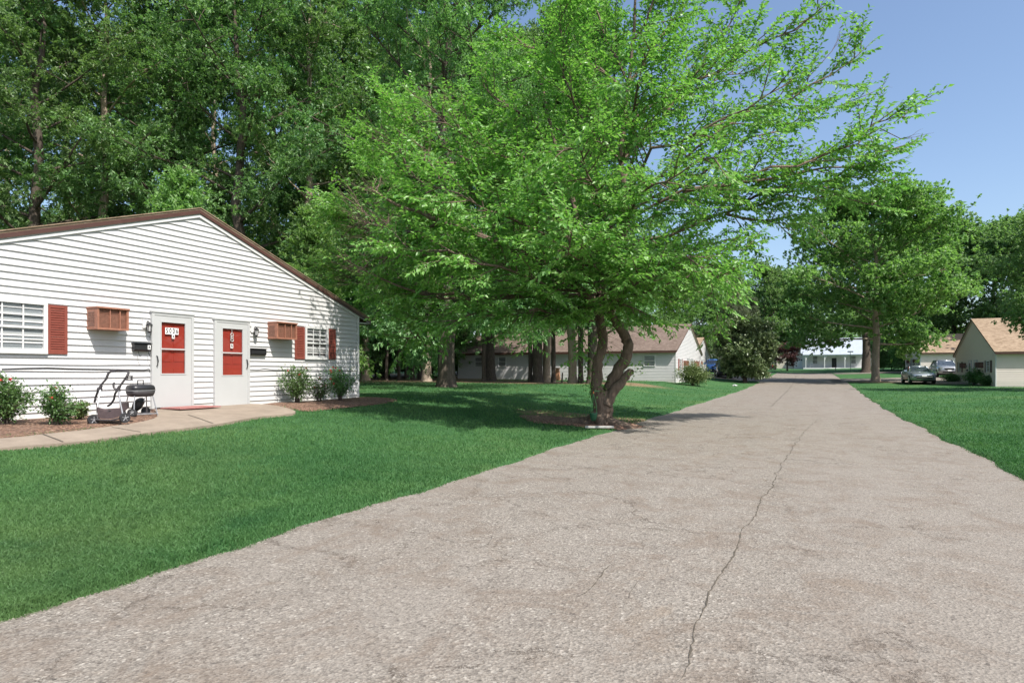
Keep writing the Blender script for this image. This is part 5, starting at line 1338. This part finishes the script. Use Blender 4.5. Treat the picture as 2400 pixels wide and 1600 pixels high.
tag(mb.build('wooden_stake', M['bark_grey']), 'short dark stake standing between two oak trunks', 'stake')
# white litter on the grass
def crumple(pos, r, label, seed):
    rng = np.random.default_rng(seed); mb = MB(); rings = []
    for i in range(6):
        t = i/5; rings.append([(math.cos(a)*r*math.sin(.35+t*2.5)*rng.uniform(.7,1.2)+pos.x, math.sin(a)*r*math.sin(.35+t*2.5)*rng.uniform(.7,1.2)+pos.y, pos.z+t*r*.7*rng.uniform(.9,1.1)) for a in np.linspace(0,6.28,10)[:-1]])
    mb.loft(rings); tag(mb.build('plastic_bag', M['white_trim']), label, 'litter')
crumple(gpos(1722, 50), .2, 'crumpled white bag lying on the grass before the magnolia', 4)
# ------------------------------------------------------------------ leaning tree surroundings
c = gpos(1425, 14.3); mb = MB()
a = Vector((c.x-.48, c.y-.22, c.z+.04)); b = Vector((c.x+.12, c.y+.05, c.z+.04))
d = (b-a).normalized(); s_ = Vector((-d.y, d.x, 0))*.05
mb.hexa([tuple(a-s_), tuple(b-s_), tuple(b+s_), tuple(a+s_), tuple(a-s_+Vector((0,0,.045))), tuple(b-s_+Vector((0,0,.045))), tuple(b+s_+Vector((0,0,.045))), tuple(a+s_+Vector((0,0,.045)))])
tag(mb.build('board', M['stone'], bevel=.006), 'pale weathered board lying at the foot of the leaning tree', 'board')
r = thing('hanging_planter', pt(1391, 922, 14.9), 'green planter hanging on green cords against the leaning trunk', 'planter')
mb = MB(); zt_ = .0
for k in range(3):
    an = k*2.09; mb.tube([(0,0,0), (.07*math.cos(an), .07*math.sin(an), -.25), (.085*math.cos(an), .085*math.sin(an), -.5)], .006, 5)
mb.tube([(0,0,0),(.03,.05,.07),(.1,.12,.05)], .008, 5); mb.build('cord', M['green_cord'], r)
mb = MB(); mb.loft([[(q*math.cos(t), q*math.sin(t), z) for t in np.linspace(0, 6.283, 13)[:-1]] for q, z in ((.05,-.66),(.08,-.58),(.095,-.49),(.1,-.47))]); mb.build('pot', M['green_pot'], r, smooth=True)
mb = MB(); mb.tube([(0,0,.0),(0,0,.05)], [.016,.01], 6); mb.build('hook', M['orange'], r)

# ------------------------------------------------------------------ stroller
def stroller():
    # local axes: x = across the stroller (image right), y = depth away from the camera, z = up
    base = gp(262, 1001); base.z += .04; ang = math.radians(35)
    r = thing('stroller_frame', base, 'folded-open black and silver stroller frame without seat beside the rose bush', 'stroller', None, 0)
    ex = Vector((math.cos(TH+.12), math.sin(TH+.12), 0)); ey = Vector((-math.sin(TH+.12), math.cos(TH+.12), 0))
    Z0 = -SA*base.x+CB*base.y; sc = Z0/F_PX
    def P(px, py, d=0.0):   # point at the picture position, d metres behind the front plane
        k = 1+d/Z0; q = ex*((px-262)*sc*k) + ey*d
        dz = (float(g(base.x+q.x, base.y+q.y))-float(g(base.x, base.y)))*1.35   # stands on the sloping bed
        return tuple(q + Vector((0, 0, (1001-py)*sc*k + (HZ-1001)*sc*(k-1) + dz)))
    hd = .0
    # handle: black loop
    mb = MB()
    mb.tube([P(232,899,.25),P(237,885,.25),P(243,879,.25),P(258,875.5,.25),P(275,874.5,.2),P(289,875,.12),P(293,879,.08),P(291,886,.06)], .019, 8)
    mb.build('handle', M['char'], r)
    mb = MB()   # upper black struts down to the hinges and sweeping back
    mb.tube([P(232,899,.25),P(222,912,.25),P(214,929,.25),P(206,943,.3),P(201,955,.34)], .016, 7)
    mb.tube([P(291,886,.06),P(281,902,.06),P(271,918,.06),P(262,930,.1),P(256,944,.15),P(246,956,.2),P(236,961,.25)], .016, 7)
    for c_, d_ in (((219,920),.25),((272,917),.06)):
        a = P(c_[0]-3, c_[1]+6, d_); b = P(c_[0]+3, c_[1]-6, d_); mb.tube([a, b], [.03,.025], 8); mb.tube([P(c_[0]-6,c_[1]+3,d_),P(c_[0]+4,c_[1]+3,d_)], .022, 8)
    mb.tube([P(268,920,.06),P(262,915,.06),P(261,906,.06),P(264,904,.06)], .016, 6)
    for (a, b, c_) in (((206,944),(213,945),(222,951)),((259,939),(266,941),(272,950))): mb.tube([P(*a,.25),P(*b,.2),P(*c_,.15)], .006, 5)
    mb.build('upper_frame', M['char'], r)
    mb = MB()
    mb.tube([P(223,925,.2),P(225,948,.1),P(228,981,.02)], .014, 8); mb.build('silver_leg', M['steel'], r); mb = MB(); mb.tube([P(273,918,.06),P(278,944,.02),P(286,975,.0)], .013, 8)
    mb.build('silver_leg', M['steel'], r)
    mb = MB(); mb.tube([P(228,981,.02),P(231,990,.0),P(238,992.5,0),P(262,991,0),P(282,984,0),P(286,975,0)], .012, 7)
    mb.tube([P(225,992,.0),P(238,992.5,0)], .015, 6); mb.build('lower_frame', M['char'], r)
    mb = MB()   # basket: front sheet, side sheets, bottom
    top = [P(226,953,.02),P(230,962,.0),P(238,969,0),P(250,972,0),P(265,970,0),P(277,966,0),P(281,960,0),P(279,950,0)]
    bot = [P(229,984,.02),P(232,987,0),P(240,989,0),P(251,989,0),P(264,987,0),P(274,983,0),P(280,979,0),P(283,972,0)]
    bk = [P(204,965,.38),P(208,967,.38),P(214,969,.4),P(225,970,.42),P(240,968,.42),P(252,965,.42),P(262,955,.42),P(272,950,.4)]
    bkb = [P(212,974,.38),P(215,978,.38),P(222,980,.38),P(232,981,.4),P(244,980,.4),P(256,976,.4),P(266,968,.4),P(274,962,.38)]
    mb.loft([top, bot, bkb, bk], close=False, caps=False)
    mb.loft([[top[0],bot[0]],[bk[0],bkb[0]]], close=False, caps=False); mb.loft([[top[-1],bot[-1]],[bk[-1],bkb[-1]]], close=False, caps=False)
    mb.build('basket', M['fabric'], r)
    # parent cup holder ring
    mb = MB(); c0 = Vector(P(297,888,.05))
    for q in (0, .06): mb.tube([tuple(c0+Vector((math.cos(t)*.045, math.sin(t)*.045, q-.04))) for t in np.linspace(0, 6.283, 13)], .009, 5, cap=False)
    for t in (0, 1.6, 3.1, 4.7): mb.tube([tuple(c0+Vector((math.cos(t)*.045, math.sin(t)*.045, -.04))), tuple(c0+Vector((math.cos(t)*.045, math.sin(t)*.045, .02)))], .008, 4)
    mb.build('cup_holder', M['char'], r)
    def wheel(px, py, d, rad):
        c0 = Vector(P(px, py, d)); ax = (ex*.78-ey*.62).normalized(); w_ = MB()
        u1 = Vector((0,0,1)); u2 = ax.cross(u1).normalized()
        rs = []
        for aa, rr in ((-.022,.8),(-.024,.93),(-.014,1),(.014,1),(.024,.93),(.022,.8)):
            rs.append([tuple(c0+ax*aa+(u1*math.cos(t)+u2*math.sin(t))*rad*rr) for t in np.linspace(0, 6.2832, 21)[:-1]])
        w_.loft(rs, caps=True); wh = w_.build('wheel', M['rubber'], r)
        w_ = MB()
        for k in range(5):
            t = k*1.2566; w_.tube([tuple(c0+ax*.022), tuple(c0+ax*.022+(u1*math.cos(t)+u2*math.sin(t))*rad*.62)], .006, 4)
        w_.tube([tuple(c0-ax*.03), tuple(c0+ax*.03)], .018, 8); w_.build('spokes', M['steel'], wh)
    wheel(222, 993.5, 0, .088); wheel(292, 983, -.02, .082); wheel(229, 981, .42, .06); wheel(276, 974, .42, .06)
    return r
stroller()
# ------------------------------------------------------------------ charcoal grill
def grill():
    base = gp(325, 980); r = thing('charcoal_grill', base, 'small portable charcoal grill with dark domed lid on thin legs by the left door', 'grill')
    Z0 = -SA*base.x+CB*base.y; sc = Z0/F_PX; ex = Vector((CB, SA, 0)); ey = Vector((-SA, CB, 0))
    # box turned so that its long front faces the walk; long axis along the wall (y)
    A = Vector((.12, 1, 0)).normalized(); B = Vector((1, -.12, 0)).normalized()
    cx = ex*((320-325)*sc)+ey*.12
    zc = (980-915.5)*sc*1.01
    def rr(h, sA, sB, n=20):
        out = []
        for k in range(n):
            t = 2*math.pi*k/n; c_, s_ = math.cos(t), math.sin(t)
            x = math.copysign(abs(c_)**.45, c_)*sA; y = math.copysign(abs(s_)**.45, s_)*sB
            out.append(tuple(cx+A*x+B*y+Vector((0,0,zc+h))))
        return out
    LA, LB_ = .215, .17
    mb = MB(); mb.loft([rr(-.005,LA,LB_), rr(.05,LA*.985,LB_*.98), rr(.085,LA*.9,LB_*.86), rr(.1,LA*.7,LB_*.6)]); lid = mb.build('lid', M['black'], r, smooth=True)
    mb = MB(); h0 = cx+Vector((0,0,zc+.09)); mb.tube([tuple(h0-A*.05), tuple(h0-A*.05+Vector((0,0,.085))), tuple(h0+A*.05+Vector((0,0,.085))), tuple(h0+A*.05)], .011, 6); mb.build('handle', M['black'], lid)
    mb = MB(); mb.loft([rr(-.012,LA*1.02,LB_*1.02), rr(-.0,LA*1.02,LB_*1.02)])
    mb.build('rim', M['steel'], r)
    mb = MB(); mb.loft([rr(-.12,LA*.7,LB_*.65), rr(-.1,LA*.88,LB_*.85), rr(-.05,LA*.97,LB_*.96), rr(-.013,LA*.985,LB_*.98)]); mb.build('bowl', M['char'], r, smooth=True)
    feet = []
    for sa in (-1, 1):
        for sb in (-1, 1):
            t0 = cx+A*(sa*.16)+B*(sb*.11)+Vector((0,0,zc-.1)); f0 = cx+A*(sa*.21)+B*(sb*.19); f0.z = .03
            mb = MB(); mb.tube([tuple(t0), tuple(f0)], .0105, 7); mb.build('leg', M['steel'], r); feet.append(f0)
    mb = MB(); mb.tube([tuple(feet[1]+Vector((0,0,.04))), tuple(feet[3]+Vector((0,0,.04)))], .009, 6); mb.tube([tuple(feet[0]+Vector((0,0,.04))), tuple(feet[2]+Vector((0,0,.04)))], .009, 6)
    for k in range(5):
        q = k/4; a = feet[1].lerp(feet[3], q); b = feet[0].lerp(feet[2], q); mb.tube([tuple(a+Vector((0,0,.045))), tuple(b+Vector((0,0,.045)))], .005, 4)
    mb.build('rack', M['steel'], r)
    for f in (feet[0], feet[1]):
        mb = MB(); c0 = f+Vector((0,0,.055)); 
        mb.loft([[tuple(c0+A*a_+ (Vector((0,0,1))*math.cos(t)+B*math.sin(t))*rad) for t in np.linspace(0, 6.283, 17)[:-1]] for a_, rad in ((-.02,.07),(-.012,.078),(.012,.078),(.02,.07))]); mb.build('wheel', M['rubber'], r)
grill()
# black and orange wheeled toy behind the grill
def toy():
    c = gp(347, 976); c.x -= .25
    r = thing('push_toy', c, 'black wheeled push toy with orange trim lying behind the grill', 'toy')
    mb = MB(); mb.loft([[(.07*math.cos(t)*q, .12*math.sin(t)*q-.1+z*.25, .12+z*.55) for t in np.linspace(0,6.28,11)[:-1]] for q, z in ((.5,0),(1,.1),(1.15,.35),(.8,.5),(.3,.56))]); mb.build('body', M['black'], r, smooth=True)
    for (y, z, rad) in ((.1,.11,.1),(-.18,.09,.07),(-.1,.28,.09)):
        mb = MB(); mb.loft([[(a_, y+math.cos(t)*rad*q, z+math.sin(t)*rad*q) for t in np.linspace(0,6.28,17)[:-1]] for a_, q in ((.05,.6),(.05,1),(.11,1),(.11,.6))], caps=False)
        w_ = mb.build('wheel', M['rubber'], r)
        mb = MB(); mb.loft([[(a_, y+math.cos(t)*rad*q, z+math.sin(t)*rad*q) for t in np.linspace(0,6.28,13)[:-1]] for a_, q in ((.07,.6),(.118,.55))]); mb.build('hub', M['orange'] if rad < .08 else M['char'], w_)
    r.scale = (.8, .8, .8)
    mb = MB(); mb.tube([(.05,.05,.3),(.05,.1,.42),(.06,.16,.46)], .012, 5); mb.build('handle', M['steel'], r)
toy()
